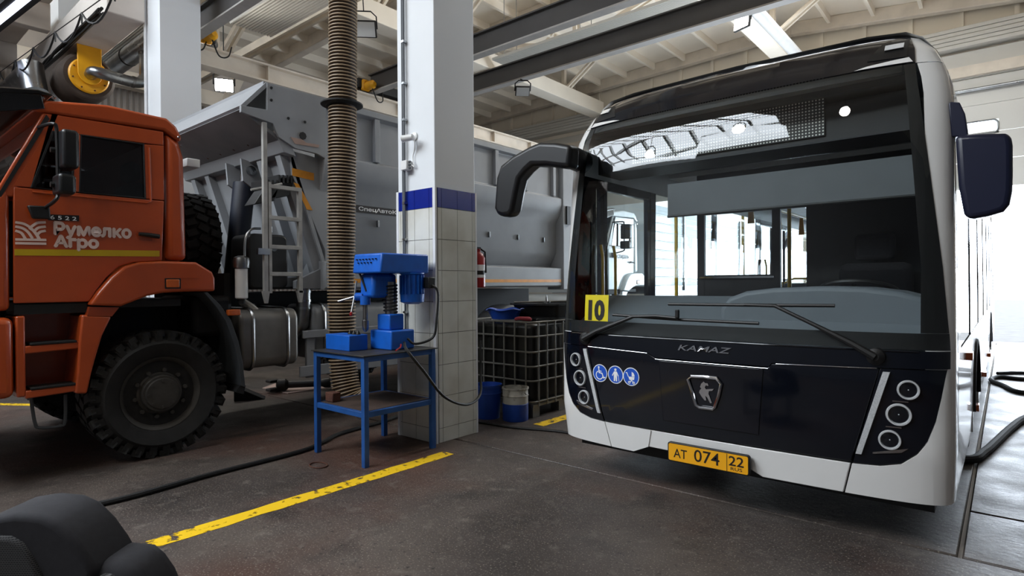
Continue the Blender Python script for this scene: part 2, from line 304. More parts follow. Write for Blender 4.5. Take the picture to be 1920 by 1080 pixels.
# roof: shallow gable, ridge near X = -4.6, ribbed slabs
def rz(x): return 8.72-(.115*(x+4.6) if x > -4.6 else -.03*(x+4.6))
SKY = (-15.5, -3.6, -7.6, -1.6)                   # roof opening glazed as a skylight: x0, x1, y0, y1
def sheet(x0, x1, y0, y1):
    xs = [x0]+([-4.6] if x0 < -4.6 < x1 else [])+[x1]; mb = MB()
    for a, b in zip(xs, xs[1:]): mb.add([(x, y, rz(x)+d) for d in (0, .2) for x, y in ((a, y0), (b, y0), (b, y1), (a, y1))], [(0, 1, 2, 3), (7, 6, 5, 4), (0, 4, 5, 1), (1, 5, 6, 2), (2, 6, 7, 3), (3, 7, 4, 0)])
    return mb
SK2 = (-4.2, .5, 9.24, 14.76)  # unseen roof opening over the aisle, added to let in light for the lorry
ceil = sheet(-17.6, 9.3, SKY[3], SK2[2]).build('ceiling', 'cream', kind='structure', smooth=3)
for q in ((-17.6, SK2[0], SK2[2], SK2[3]), (SK2[1], 9.3, SK2[2], SK2[3]), (-17.6, 9.3, SK2[3], GY+.3), (-17.6, 9.3, -9.3, SKY[2]), (-17.6, SKY[0], SKY[2], SKY[3]), (SKY[1], 9.3, SKY[2], SKY[3])): sheet(*q).build('ceiling_slab', 'cream', ceil)
w1 = thing('window_1', None, None, (-6, -4.6, 8.5), kind='structure')
w2 = thing('window_added', None, None, (-1.9, 12, 8.4), kind='structure')  # frame of the added aisle opening
for k in range(5): x = SK2[0]+(SK2[1]-SK2[0])*k/4; MB().box((x-.05, SK2[2], rz(x)+.02), (x+.05, SK2[3], rz(x)+.14)).build('mullion', 'white_paint', w2)
for k in range(13): x = SKY[0]+(SKY[1]-SKY[0])*k/12; MB().box((x-.05, SKY[2], rz(x)+.02), (x+.05, SKY[3], rz(x)+.14)).build('mullion', 'white_paint', w1)
for k in range(6):
    y = SKY[2]+(SKY[3]-SKY[2])*k/5
    for a, b in ((SKY[0], -4.6), (-4.6, SKY[1])):
        mb = MB(); mb.add([(x, yy, rz(x)+d) for x in (a, b) for yy in (y-.04, y+.04) for d in (.03, .12)], [(0, 1, 3, 2), (4, 6, 7, 5), (0, 4, 5, 1), (2, 3, 7, 6), (0, 2, 6, 4), (1, 5, 7, 3)]); mb.build('glazing_bar', 'white_paint', w1)
def slant(mb, x0, x1, y0, y1, dz0, dz1):         # a bar hung under the roof between x0 and x1
    vs = [(x, y, rz(x)-d) for x in (x0, x1) for y in (y0, y1) for d in (dz0, dz1)]
    return mb.add(vs, [(0, 1, 3, 2), (4, 6, 7, 5), (0, 4, 5, 1), (2, 3, 7, 6), (0, 2, 6, 4), (1, 5, 7, 3)])
for y in (3.0, 6.0, 9.0, 12.0, 15.0, 17.7):      # slab edge ribs across
    for (a, b) in ((-17.5, -4.6), (-4.6, 9.2)): slant(MB(), a, b, y-.12, y+.12, 0, .34).build('slab_edge_rib', 'cream_dirty', ceil, bevel=.02)
x = -16.9
while x < 9:
    if abs(x+4.6) > .3:
        for y in ((3.12, 6.12, 15.12) if SK2[0]-.1 < x < SK2[1]+.1 else (3.12, 6.12, 9.12, 12.12, 15.12)): slant(MB(), x-.04, x+.04, y, y+2.76, 0, .2).build('slab_rib', 'cream', ceil)
    x += 1.02
# roof openings: lit by area lamps listed at the top, the aisle one added
# trusses
def truss(y, label):
    t = thing('roof_truss', label, 'truss', (-8, y, 6.5), 'roof trusses')
    zb = 6.45 if y < 10 else 7.25
    def bar(a, b, w=.11, nm='brace'):
        a = Vector(a); b = Vector(b); d = (b-a); L = d.length; ux = d.normalized(); uy = V(0, 1, 0); uz = ux.cross(uy)
        R = Matrix((ux, uy, uz)).transposed()
        for s in (-1, 1): MB().box((-L/2, s*.07-.03, -w/2), (L/2, s*.07+.03, w/2)).xf(Matrix.Translation((a+b)/2)@R.to_4x4()).build(nm, 'truss', t)
    bar((-17, y, zb), (8.8, y, zb), .16, 'bottom_chord')
    bar((-17, y, rz(-17)-.5), (-4.6, y, 8.2), .18, 'top_chord'); bar((-4.6, y, 8.2), (8.8, y, rz(8.8)-.5), .18, 'top_chord')
    xs = [-17, -14, -11, -8, -4.6, -1.4, 1.8, 5.2, 8.6]
    for i, xx in enumerate(xs):
        bar((xx, y, zb), (xx, y, rz(xx)-.5), .1, 'post')
        if i < len(xs)-1:
            if i % 2: bar((xx, y, zb), (xs[i+1], y, rz(xs[i+1])-.5), .11)
            else: bar((xx, y, rz(xx)-.5), (xs[i+1], y, zb), .11)
    return t
truss(6.0, 'cream steel roof truss, the one by the near crane girders'); truss(12.0, 'cream steel roof truss halfway to the gate wall')
# long beams and a pipe under the roof, along the hall
for xx, ww, lb in ((-10.9, .5, 'broad white roof beam over the dump truck bay'), (-4.5, .42, 'broad white roof beam over the bus'), (1.6, .42, 'broad white roof beam over the bay beside the bus')):
    rbm = MB().box((xx-ww/2, 3, 7.3), (xx+ww/2, GY-.36, 7.75)).build('roof_beam', 'cream', None, lb, 'beam', bevel=.015)
    for yy in (8.2, 10.4, 13.4, 15.6):
        for s in (-1, 1):
            for d in (-.08, .08): MB().tube([(xx+s*.1, yy+d, 7.7), (xx+s*1.25, yy+d, rz(xx+s*1.25)-.1)], .05, 6).build('strut', 'truss', rbm)
        MB().box((xx-.06, yy-.06, 7.75), (xx+.06, yy+.06, rz(xx)-.02)).build('post', 'truss', rbm)
MB().tube([(-4.0, 3, 7.15), (-4.0, 17.6, 7.15)], .13, 14).build('ceiling_pipe', 'white_paint', None, 'white round pipe slung beside the beam above the bus', 'pipe')

# ------------------------------------------------------------------ columns
CX, CY, CW = -4.04, 3.70, .53
def column(name, x, y, w, h, label, tiles=False):   # x, y: the corner nearest the camera
    c = thing(name, label, 'column', (x-w/2, y+w/2, 0), 'square columns of the hall')
    MB().box((x-w, y, 0), (x, y+w, h)).build('shaft', 'col_paint', c, bevel=.008)
    if tiles:
        MB().box((x-w-.004, y-.004, 0), (x+.004, y+w+.004, 2.375)).build('grout_bed', 'grout', c)
        zs = [0, .135, .43, .725, 1.02, 1.315, 1.605, 1.895, 2.19, 2.375]; us = [.022, .07, .275, .478, .53]; g = .0025; e = .012
        for r in range(9):
            z0, z1 = zs[r]+g, zs[r+1]-g; mt = 'blue_tile' if r == 8 else 'tile_white'
            for a, b in zip(us, us[1:]):
                a += g; b -= g
                for side in range(4):
                    if side == 0: lo, hi = (x-b, y-e, z0), (x-a, y-.003, z1)
                    elif side == 1: lo, hi = (x+.003, y+a, z0), (x+e, y+b, z1)
                    elif side == 2: lo, hi = (x-b, y+w+.003, z0), (x-a, y+w+e, z1)
                    else: lo, hi = (x-w-e, y+a, z0), (x-w-.003, y+b, z1)
                    MB().box(lo, hi).build('tile', mt, c)
        for (a, b) in ((x-.02, y-.014), (x-.02, y+w-.008), (x-w-.014, y-.014), (x-w-.014, y+w-.008)): MB().box((a, b, 0), (a+.034, b+.022, 2.38)).build('corner_trim', 'trim_white', c)
    return c
column('column', CX, CY, CW, 8.4, 'white square column with tiled lower part and blue tile band', True)
column('column', -8.88, 3.08, .54, 8.4, 'plain pale column standing behind the orange truck cab')
column('column', -13.2, 2.9, .6, 8.4, 'plain pale column far behind the yellow hose reel')
# corner pipe on the far plain column
MB().tube([(-9.36, 3.06, 0.0), (-9.36, 3.06, 6)], .02, 8).build('conduit', 'trim_white', None, 'thin vertical conduit on the plain column behind the truck', 'conduit')
# conduits, camera, junction box on the near column
yc = CY-.02
xx = on(757, 300, 'Y', yc-.02).x
cn = thing('conduit', 'grey electrical conduit pair running down the tiled column', 'conduit', (xx, yc, .9))
MB().tube([(xx, yc-.014, .93), (xx, yc-.014, 6)], .011, 8).build('pipe', 'plastic_grey', cn); MB().tube([(xx-.03, yc-.008, 1.6), (xx-.03, yc-.008, 6)], .008, 8).build('pipe', 'plastic_grey', cn)
for z in (1.2, 1.55, 1.9, 2.25, 2.6, 3.05, 3.4, 3.8): MB().box((xx-.02, yc-.03, z), (xx+.018, yc+.012, z+.02)).build('clip', 'galv', cn)
cc = on(778, 256, 'Y', CY); c2 = on(757, 259, 'Y', CY-.14)
ct = thing('security_camera', 'small white bullet security camera on the column', 'camera', (cc.x, CY, cc.z))
MB().lathe((cc.x, CY-.001, cc.z), (0, -1, 0), [(0, .042), (.012, .042), (.02, .03)], 18).build('mount', 'white_paint', ct)
MB().tube([(cc.x, CY-.015, cc.z), (cc.x-.02, CY-.05, cc.z), (c2.x+.06, CY-.09, c2.z+.005)], .011, 8).build('arm', 'white_paint', ct)
b0 = V(c2.x+.075, CY-.085, c2.z+.01); dr = V(-.9, -.42, -.1).normalized()
MB().lathe(b0, dr, [(0, .02), (.01, .03), (.1, .032), (.115, .036), (.12, .03)], 18).build('housing', 'white_paint', ct)
MB().lathe(b0+dr*.117, dr, [(0, .026), (.006, .022)], 16).build('lens', 'plastic_black', ct)
jb = on(763, 311, 'Y', CY-.03); jt = thing('junction_box', 'white junction box on the conduit under the security camera', 'junction box', (jb.x, CY, jb.z))
MB().box((jb.x-.04, CY-.075, jb.z-.045), (jb.x+.045, CY-.001, jb.z+.045)).build('box', 'white_paint', jt, bevel=.006)
for k in range(3): MB().cyl((jb.x+.045, CY-.04, jb.z-.03+k*.03), (jb.x+.06, CY-.04, jb.z-.03+k*.03), .011, 10).build('gland', 'plastic_grey', jt)
MB().tube(smoothpath([(cc.x+.01, CY-.014, cc.z-.03), (cc.x+.02, CY-.02, cc.z-.12), (cc.x-.01, CY-.02, cc.z-.2), (cc.x+.02, CY-.03, cc.z-.29), (jb.x+.07, CY-.03, jb.z)]), .005, 6).build('camera_cable', 'white_paint', None, 'thin looping cable from security camera to junction box', 'cable')
# fire extinguisher on the hidden face of the column
ex = on(893, 500, 'Y', CY+CW+.09); fx = thing('fire_extinguisher', 'red fire extinguisher hung behind the tiled column', 'fire extinguisher', (CX-.07, CY+CW+.1, 1.43))
fc = V(CX-.045, CY+CW+.09, 1.44)
MB().lathe(fc, (0, 0, 1), [(0, .06), (.01, .07), (.30, .07), (.34, .05), (.36, .025), (.39, .025)], 20).build('cylinder', 'red', fx)
MB().lathe(fc+V(0, 0, .1), (0, 0, 1), [(0, .071), (.13, .071)], 20).build('label_band', 'print_white', fx)
MB().lathe(fc+V(0, 0, .13), (0, 0, 1), [(0, .0715), (.04, .0715)], 20).build('label_band', 'print_black', fx)
MB().box(fc+V(-.012, -.05, .39), fc+V(.012, .03, .41)).build('valve', 'plastic_black', fx); MB().tube([fc+V(0, .02, .4), fc+V(.04, .06, .36), fc+V(.06, .05, .15)], .01, 8).build('hose', 'rubber', fx)
MB().box(fc+V(-.02, -.1, .3), fc+V(.02, -.065, .36)).build('bracket', 'steel', fx)

# ------------------------------------------------------------------ cranes, heaters, lamps, ducts
def ibeam(name, mbmat, x0, x1, y, z0, h, w, parent, fl='beam_flange'):
    MB().box((x0, y-.02, z0+.02), (x1, y+.02, z0+h-.02)).build('web', mbmat, parent)
    MB().box((x0, y-w/2, z0), (x1, y+w/2, z0+.025)).build('flange', fl, parent); MB().box((x0, y-w/2, z0+h-.025), (x1, y+w/2, z0+h)).build('flange', mbmat, parent)
def crane(ys, z0, x0, x1, label, dirs):
    t = thing('overhead_crane', label, 'crane', (x0, ys[0], z0), 'overhead cranes')
    for y in ys: ibeam('girder', 'beam_grey', x0, x1, y, z0, .38, .17, t)
    MB().box((x0-.12, ys[0]-.36, z0+.05), (x0+.06, ys[-1]+.36, z0+.24)).build('end_carriage', 'chassis', t, bevel=.01)
    for y, s in zip((ys[0]-.2, ys[-1]+.2), (-1, 1)):
        mo = MB().lathe((x0+.12, y, z0+.08), (1, 0, 0), [(0, .06), (.02, .085), (.2, .085), (.23, .06), (.26, .04)], 16).build('drive_motor', 'yellow', t)
        MB().box((x0+.02, y-.09, z0-.0), (x0+.12, y+.09, z0+.22)).build('gearbox', 'yellow', t, bevel=.03)
        MB().tube(smoothpath([(x0+.3, y, z0+.0), (x0+.36, y+.08, z0-.25), (x0+.3, y+.25, z0-.2), (x0+.1, y+.4, z0+.05)]), .012, 6).build('motor_cable', 'cable', t)
        for dy in (-.14, .14): MB().lathe((x0-.14, y+dy, z0+.08), (1, 0, 0), [(0, .08), (.02, .1), (.1, .1), (.12, .08)], 16).build('wheel', 'steel', t)
    return t
crane((7.5, 8.92), 5.45, -10.1, 8.8, 'double girder overhead crane with yellow drive motors, spanning above the bus', 0)
crane((3.97,), 5.45, -10.1, -4.8, 'single girder overhead crane with yellow motor by the plain column', 0)
rw = thing('crane_runway', 'long cream crane runway beam over the dump truck', 'beam', (-10.1, 3.9, 5.05))
MB().box((-10.13, 3.75, 5.1), (-10.07, GY-.4, 5.36)).build('web', 'cream_dirty', rw); MB().box((-10.24, 3.75, 5.07), (-9.96, GY-.4, 5.1)).build('flange', 'cream_dirty', rw); MB().box((-10.24, 3.75, 5.36), (-9.96, GY-.4, 5.39)).build('flange', 'cream_dirty', rw)
MB().box((-10.13, 3.75, 5.39), (-10.07, GY-.4, 5.43)).build('rail', 'steel', rw)
y = 5.2
while y < GY-1: MB().box((-10.2, y, 5.1), (-9.98, y+.015, 5.36)).build('stiffener', 'cream_dirty', rw); y += 1.5
column('column', -10.28, 9.6, .54, 8.4, 'plain pale column holding the runway behind the dump body'); 
def radiant(x0, x1, y0, y1, z, label):
    t = thing('radiant_heater', label, 'heater', ((x0+x1)/2, (y0+y1)/2, z), 'ribbed ceiling heating panels'); n = 14
    for k in range(n):
        a = y0+(y1-y0)*k/n; w = (y1-y0)/n
        MB().prism([(a, z+.05), (a+w*.25, z), (a+w*.75, z), (a+w, z+.05)], 'X', x0, x1).build('ribbed_sheet', 'white_panel', t)
    for xx in (x0+.3, (x0+x1)/2, x1-.3):
        for yy in (y0+.05, y1-.05): MB().tube([(xx, yy, z+.04), (xx, yy, rz(xx)-.2)], .008, 5).build('hanger_wire', 'steel', t)
    return t
radiant(-10.7, -7.4, 4.85, 5.65, 6.2, 'white ribbed heating panel hung beside the corrugated exhaust hose')
radiant(-8.3, -3.95, 9.25, 9.75, 6.2, 'white ribbed heating panel hung between the two crane girders')
radiant(-16.5, -10.2, 3.5, 4.2, 5.95, 'white ribbed heating panel hung beyond the plain column')
def flood(px, py, z, label, lit, aim, w=.34, c=None, top=7.35, wide=2.4):
    c = c or on(px, py, 'Z', z); t = thing('floodlight', label, 'lamp', c, 'flat hanging floodlights')
    a = Vector(aim).normalized(); r = a.cross(V(0, 0, 1)).normalized(); u = r.cross(a); B = Matrix((r, a, u)).transposed().to_4x4(); B.translation = c
    MB().box((-w/2, -.05, -w*.36), (w/2, 0, w*.36)).xf(B).build('housing', 'chassis', t, bevel=.012)
    MB().box((-w*.44, 0, -w*.31), (w*.44, .008, w*.31)).xf(B).build('lens', 'lamp' if lit else 'lens', t)
    MB().tube([B@V(-w/2-.01, -.03, 0), B@V(-w/2-.01, -.06, w*.5), B@V(-w*.3, -.07, w*.7), B@V(w*.3, -.07, w*.7), B@V(w/2+.01, -.06, w*.5), B@V(w/2+.01, -.03, 0)], .012, 6).build('bracket', 'chassis', t)
    MB().tube([B@V(0, -.07, w*.7), V(c.x, (B@V(0, -.07, w*.7)).y, top)], .01, 6).build('drop_rod', 'chassis', t)
    if lit:
        l = bpy.data.lights.new('flood', 'SPOT'); l.energy = lit; l.spot_size = wide; l.spot_blend = .6; l.color = (1, .95, .86); l.shadow_soft_size = .15
        o = bpy.data.objects.new('floodlight_beam', l); COL.objects.link(o); o.parent = t; o.location = a*.06; o.rotation_euler = a.to_track_quat('-Z', 'Y').to_euler()
    return t
flood(980, 172, 6.2, 'unlit floodlight under the lower crane girder', 0, (.5, -.5, -.75), .28, on(980, 172, 'Y', 8.92), 5.45)
for xx, lb in ((-6.1, 'lit floodlight over the dump truck lane, mirrored in the bus windshield'), (-3.6, 'lit floodlight over the yellow floor line, mirrored in the bus windshield'), (-1.1, 'lit floodlight over the bus lane, mirrored in the bus windshield')): flood(0, 0, 0, lb, 90, (.1, .75, -.65), .26, V(xx, -2.42, 6.3))
flood(684, 55, 6.2, 'unlit floodlight beside the corrugated exhaust hose', 0, (.6, -.6, -.6), .42)
flood(1390, 42, 6.2, 'lit floodlight high above the bus roof', 420, (-.35, -.9, .12), wide=2.95)
flood(420, 160, 5.2, 'lit floodlight glowing above the dump body front edge', 160, (.6, -.35, -.25), wide=2.9)
# concrete beam, hose reel and ducts beyond the plain column
MB().box((-17.4, 2.58, 5.2), (-9.3, 3.04, 5.75)).build('concrete_beam', 'concrete', None, 'white concrete crossbeam carrying the yellow hose reel', 'beam', bevel=.015)
MB().box((-17.4, -6, 6.2), (-11.2, 2.58, 6.5)).build('concrete_slab', 'concrete', None, 'pale concrete ceiling slab left of the crossbeam', 'slab', bevel=.02)
for xx, lb in ((-12.4, 'narrow white joist under the pale concrete slab'), (-14.9, 'second white joist, farther under the concrete slab')): MB().box((xx, -5, 5.75), (xx+.2, 2.58, 6.2)).build('joist', 'concrete', None, lb, 'joist', bevel=.015)
bd = MB()
for k in range(5):
    pts = [(-17+ i*.7, 2.55-.03*(k % 3)-random.uniform(0, .03), 5.2-.04*(k//2)+random.uniform(-.02, .02)) for i in range(12)]; bd.tube(smoothpath(pts, 3), .022, 6)
bd.build('cable_bundle', 'cable', None, 'sagging bundle of black cables along the concrete crossbeam', 'cables')
def catenary(pts, sag, name, label, r=.012):
    mb = MB(); mb.tube([pts[0], pts[-1]], .006, 5); P = []
    for a, b in zip(pts, pts[1:]):
        a = Vector(a); b = Vector(b); P += [a.lerp(b, t/8)-V(0, 0, sag*4*(t/8)*(1-t/8)) for t in range(8)]
    mb.tube(P+[Vector(pts[-1])], r, 6)
    for p in pts: mb.tube([Vector(p), Vector(p)-V(0, 0, .12)], .01, 5)
    return mb.build(name, 'cable', None, label, 'cable')
a = on(5, 130, 'X', -14); b = on(210, -30, 'X', -9.4)
a = on(0, 135, 'Y', 2.0); b = on(215, -20, 'Y', 2.0)
catenary([a.lerp(b, t/5) for t in range(6)], .22, 'festoon_cable', 'black festoon cable looping along its wire by the hose reel')
RX = -10.9; rc = on(168, 142, 'X', RX)
rl = thing('exhaust_hose_reel', 'yellow exhaust hose reel with brown hose wound on its drum', 'hose reel', (RX, rc.y, rc.z))
rr = .27; hr_ = .35
prof = []
n = 22
MB().lathe((RX-.02, rc.y, rc.z), (-1, 0, 0), [(.02, rr-.05)]+[(.03+.62*i/(2*n), hr_+(.02 if i % 2 else -.005)-.02*(i < 2)) for i in range(2*n+1)]+[(.68, .1)], 36).build('wound_hose', 'hose_brown', rl, smooth=15)
MB().lathe((RX, rc.y, rc.z), (-1, 0, 0), [(0, .08), (0, rr-.02), (.015, rr), (.035, rr), (.04, .1)], 40).build('flange', 'yellow', rl)
MB().lathe((RX-.72, rc.y, rc.z), (-1, 0, 0), [(0, .08), (0, rr), (.03, rr), (.035, .1)], 36).build('flange', 'yellow', rl)
for k in range(8): t_ = k*PI/4+.3; MB().cyl((RX-.01, rc.y+math.cos(t_)*(rr-.045), rc.z+math.sin(t_)*(rr-.045)), (RX+.015, rc.y+math.cos(t_)*(rr-.045), rc.z+math.sin(t_)*(rr-.045)), .012, 8).build('bolt', 'rust', rl)
pl = [(rc.y-.17, 5.2), (rc.y+.15, 5.2), (rc.y+.15, rc.z)]+[(rc.y+.15*math.cos(-t*PI/8), rc.z+.15*math.sin(-t*PI/8)) for t in range(1, 8)]+[(rc.y-.16, rc.z)]
MB().prism(pl, 'X', RX+.02, RX+.045).build('bracket_plate', 'yellow', rl, bevel=.006)
MB().box((RX-.75, rc.y-.05, 5.1), (RX+.02, rc.y+.05, 5.2)).build('hanger', 'yellow', rl)
st = MB(); e0 = V(RX+.05, rc.y, rc.z)
P1 = [e0, e0+V(.12, 0, .02), e0+V(.2, .1, 0), e0+V(.2, .54, -.02), e0+V(.2, .67, .06), e0+V(.2, .69, .2), e0+V(.2, .69, .5)]
dp = thing('ventilation_duct', 'silver round duct with elbow leading from the hose reel', 'duct', (RX, rc.y+.7, rc.z))
MB().tube(smoothpath(P1, 5), .085, 14).build('elbow_pipe', 'galv', dp)
for p_, q_ in ((P1[3], P1[2]), (P1[6], P1[5])): d = (q_-p_).normalized(); MB().cyl(p_, p_+d*.04, .092, 16).build('collar', 'steel', dp)
dy = P1[6].y; dz = P1[6].z+.12
MB().tube([(-17.2, dy, dz), (-9.5, dy, dz)], .15, 18).build('main_pipe', 'galv', dp)
for xx in (-16, -14.4, -12.8, -11.4, -10.2): MB().tube([(xx, dy, dz), (xx+.03, dy, dz)], .158, 18).build('band', 'chassis', dp)
# dark duct with elbow, at the slab
p1 = on(0, 205, 'X', -12); p2 = on(62, 128, 'X', -12); p3 = on(72, 165, 'X', -12)
dk = thing('ventilation_duct', 'dull round steel duct with elbow beside the pale far column', 'duct', p2)
ya = on(0, 190, 'Z', 4.7); yb = on(55, 138, 'Z', 4.7)
MB().tube([ya+(ya-yb)*2, yb], .16, 18).build('pipe', 'galv', dk); MB().tube([yb+V(-.04, .02, .14), yb+V(0.02, .03, -.05), yb+V(.1, .05, -.30)], .165, 18).build('elbow', 'galv', dk)
# tube lamp with dark frame top left
a = on(-20, 52, 'Z', 5.0); b = on(58, -12, 'Z', 5.0); d = (b-a).normalized(); s_ = d.cross(V(0, 0, 1))
tl = thing('tube_lamp', 'long dark framed tube lamp with cold glow near the slab', 'lamp', a); a = a-d*1.5
R3 = Matrix((d, s_, V(0, 0, 1))).transposed().to_4x4(); R3.translation = (a+b)/2; Lh = (b-a).length/2
MB().box((-Lh, -.13, 0), (Lh, .13, .08)).xf(R3).build('housing', 'chassis', tl); MB().box((-Lh+.1, -.05, -.01), (Lh-.1, .05, 0)).xf(R3).build('tube', 'cold_tube', tl)
for t_ in (-.6, .6): MB().cyl((a+b)/2+d*Lh*t_+V(0, 0, .08), V(*((a+b)/2+d*Lh*t_).xy, 6.2), .01, 6).build('rod', 'chassis', tl)
# pipes along the corrugated wall
for z, lb in ((4.0, 'lower grey pipe along the corrugated wall'), (5.05, 'upper grey pipe along the corrugated wall')): MB().tube([(-17.2, 2, z), (-17.2, 17, z)], .1, 12).build('wall_pipe', 'beam_flange', None, lb, 'pipe')
for yy in (7.2,):
    MB().prism([(-17.4, 5.6), (-17.2, 5.6), (-15.4, 7.0), (-15.4, 7.2), (-15.7, 7.2)], 'Y', yy, yy+.2).build('wall_brace', 'cream', None, 'cream diagonal brace on the corrugated wall', 'brace', bevel=.01)

# ------------------------------------------------------------------ hanging exhaust hose
hp = [on(643, -60, 'Y', 3.52), on(643, 60, 'Y', 3.52), on(642, 250, 'Y', 3.52), on(640, 450, 'Y', 3.52), on(641, 600, 'Y', 3.52), on(644, 690, 'Y', 3.52), on(652, 738, 'Y', 3.53)]
z0 = .16
hp = [V(hp[0].x, hp[0].y, 7.3), V(hp[0].x, hp[0].y, 6)]+hp
hp = hp+[on(664, 756, 'Y', 3.57)]
pp = smoothpath(hp, 14)
# resample evenly
acc = [0]
for a, b in zip(pp, pp[1:]): acc.append(acc[-1]+(b-a).length)
def atlen(s):
    for i in range(len(pp)-1):
        if acc[i+1] >= s: return pp[i].lerp(pp[i+1], (s-acc[i])/max(acc[i+1]-acc[i], 1e-6))
    return pp[-1]
hs = thing('exhaust_hose', 'ribbed brown exhaust extraction hose hanging behind the blue table', 'hose', (-5.22, 3.52, 0))
L = acc[-1]; step = .034; n = int(L/step)
P = []; R_ = []
for i in range(n*2+1): P.append(atlen(i*step/2)); R_.append(.122 if i % 2 else .137)
MB().tube(P, R_, 18).build('corrugated_wall', 'hose_brown', hs, smooth=12)
rb = MB()
for i in range(0, n*2+1, 2):
    if P[i].z > 5.5: continue
    a = P[max(i-1, 0)]; b = P[min(i+1, len(P)-1)]; t = (b-a).normalized(); u = t.orthogonal().normalized(); w = t.cross(u)
    rb.tube([P[i]+(u*math.cos(k*PI/9)+w*math.sin(k*PI/9))*.138 for k in range(18)], .0075, 5, True)
rb.build('wire_helix', 'hose_rib', hs).__setitem__('kind', 'stuff')
c = on(641, 197, 'Y', 3.52); MB().lathe(V(c.x, 3.52, c.z-.02), (0, 0, 1), [(0, .137), (0, .18), (.015, .212), (.03, .212), (.04, .165), (.05, .14)], 28).build('stop_ring', 'rubber', hs)
e = P[-1]; d = V(.55, .05, -.25).normalized(); MB().cyl(e-d*.03, e+d*.10, .122, 20, .10).build('nozzle', 'chrome', hs); MB().cyl(e+d*.10, e+d*.18, .09, 20).build('nozzle_tip', 'galv', hs)

# ------------------------------------------------------------------ blue table
tx0, tx1, ty0, ty1, th = -4.68, -3.94, 2.83, 3.60, .905
tb = thing('work_table', 'blue steel work table with lower shelf before the tiled column', 'table', ((tx0+tx1)/2, (ty0+ty1)/2, 0))
for (x, y) in ((tx0, ty0), (tx1-.045, ty0), (tx0, ty1-.045), (tx1-.045, ty1-.045)): MB().box((x, y, 0), (x+.045, y+.045, th-.01)).build('leg', 'blue_table', tb, bevel=.003)
for z, nm in ((th-.055, 'top_rail'), (.40, 'shelf_rail')):
    for a, b in (((tx0+.045, ty0+.003, z), (tx1-.045, ty0+.04, z+.045)), ((tx0+.045, ty1-.04, z), (tx1-.045, ty1-.003, z+.045)), ((tx0+.003, ty0+.045, z), (tx0+.04, ty1-.045, z+.045)), ((tx1-.04, ty0+.045, z), (tx1-.003, ty1-.045, z+.045))): MB().box(a, b).build(nm, 'blue_table', tb, bevel=.003)
M('table_top', (52, 50, 48), .55, var=.4, scale=9, bump=.1); M('shelf_steel', (74, 58, 50), .7, var=.4, scale=6, bump=.2)
MB().box((tx0-.015, ty0-.015, th-.01), (tx1+.015, ty1+.015, th)).build('tabletop', 'table_top', tb, bevel=.002)
MB().box((tx0+.04, ty0+.04, .43), (tx1-.04, ty1-.04, .447)).build('shelf', 'shelf_steel', tb)
p_ = on(618, 768, 'Z', .52); MB().box((-4.62, 2.905, .4475), (-4.505, 2.99, .53)).build('steel_block', 'rust', None, 'rusty steel block on the shelf of the blue table', 'block', bevel=.008)
# drill press
dpz = th
dr = thing('drill_press', 'blue bench drill press standing on the steel work table', 'drill press', (-4.22, 3.3, dpz))
def B(px, py, x): return on(px, py, 'X', x)
MB().box((-4.36, 3.2, dpz), (-4.06, 3.46, dpz+.17)).build('base', 'blue', dr, bevel=.012)
MB().box((-4.31, 3.24, dpz+.17), (-4.13, 3.40, dpz+.31)).build('column_socket', 'blue', dr, bevel=.012)
cx_, cy_ = -4.22, 3.32
MB().cyl((cx_, cy_, dpz+.3), (cx_, cy_, 1.5), .05, 18).build('column', 'steel', dr)
sp = MB(); sp.tube([(cx_+.058*math.cos(t*.5), cy_+.058*math.sin(t*.5), dpz+.32+t*.0024) for t in range(110)], .008, 6); sp.build('column_thread', 'chassis', dr)
hz0, hz1 = 1.575, 1.745
MB().prism([(3.06, hz0), (3.60, hz0), (3.60, hz1), (3.08, hz1)], 'X', -4.42, -4.02).build('belt_cover', 'blue', dr, bevel=.014)
for k in range(7): MB().box((-4.40+.035+k*.045, 3.058, hz1-.055), (-4.40+.045+k*.045, 3.08, hz1-.045)).build('vent', 'print_black', dr)
for k in range(5): MB().box((-4.40+.06+k*.045, 3.056, hz1-.085), (-4.40+.07+k*.045, 3.08, hz1-.075)).build('vent', 'print_black', dr)
MB().box((-4.40, 3.12, 1.36), (-4.2, 3.38, hz0)).build('head', 'blue', dr, bevel=.03)
MB().lathe((-4.1, 3.47, 1.30), (0, 0, 1), [(0, .06), (.02, .105), (.09, .11), (.09, .095), (.26, .095), (.27, .11), (.28, .11)], 24).build('motor', 'blue', dr)
for k in range(18): t_ = k*PI/9; MB().box((-.004, .09, 1.39), (.004, .112, 1.56)).xf(Matrix.Translation((-4.1, 3.47, 0))@Matrix.Rotation(t_, 4, 'Z')).build('cooling_fin', 'blue', dr)
MB().box((-4.02, 3.52, 1.44), (-3.93, 3.6, 1.54)).build('terminal_box', 'plastic_black', dr, bevel=.008)
qx, qy = -4.33, 3.13
MB().cyl((qx, qy, 1.3), (qx, qy, 1.38), .045, 16).build('quill_housing', 'blue', dr); MB().cyl((qx, qy, 1.17), (qx, qy, 1.3), .022, 12).build('quill', 'steel', dr); MB().lathe((qx, qy, 1.06), (0, 0, 1), [(0, .008), (.02, .025), (.05, .03), (.1, .03), (.11, .02)], 16).build('chuck', 'steel', dr)
fh = V(-4.42, 3.08, 1.37); MB().lathe(fh+V(.05, .05, 0), (-.7, -.7, 0), [(0, .035), (.06, .035), (.07, .02)], 14).build('feed_hub', 'blue', dr)
for dd in (V(-.13, -.08, -.04), V(-.01, .03, .14), V(.02, -.05, -.15)): 
    h_ = MB().cyl(fh, fh+dd, .008, 8).build('feed_handle', 'steel', dr)
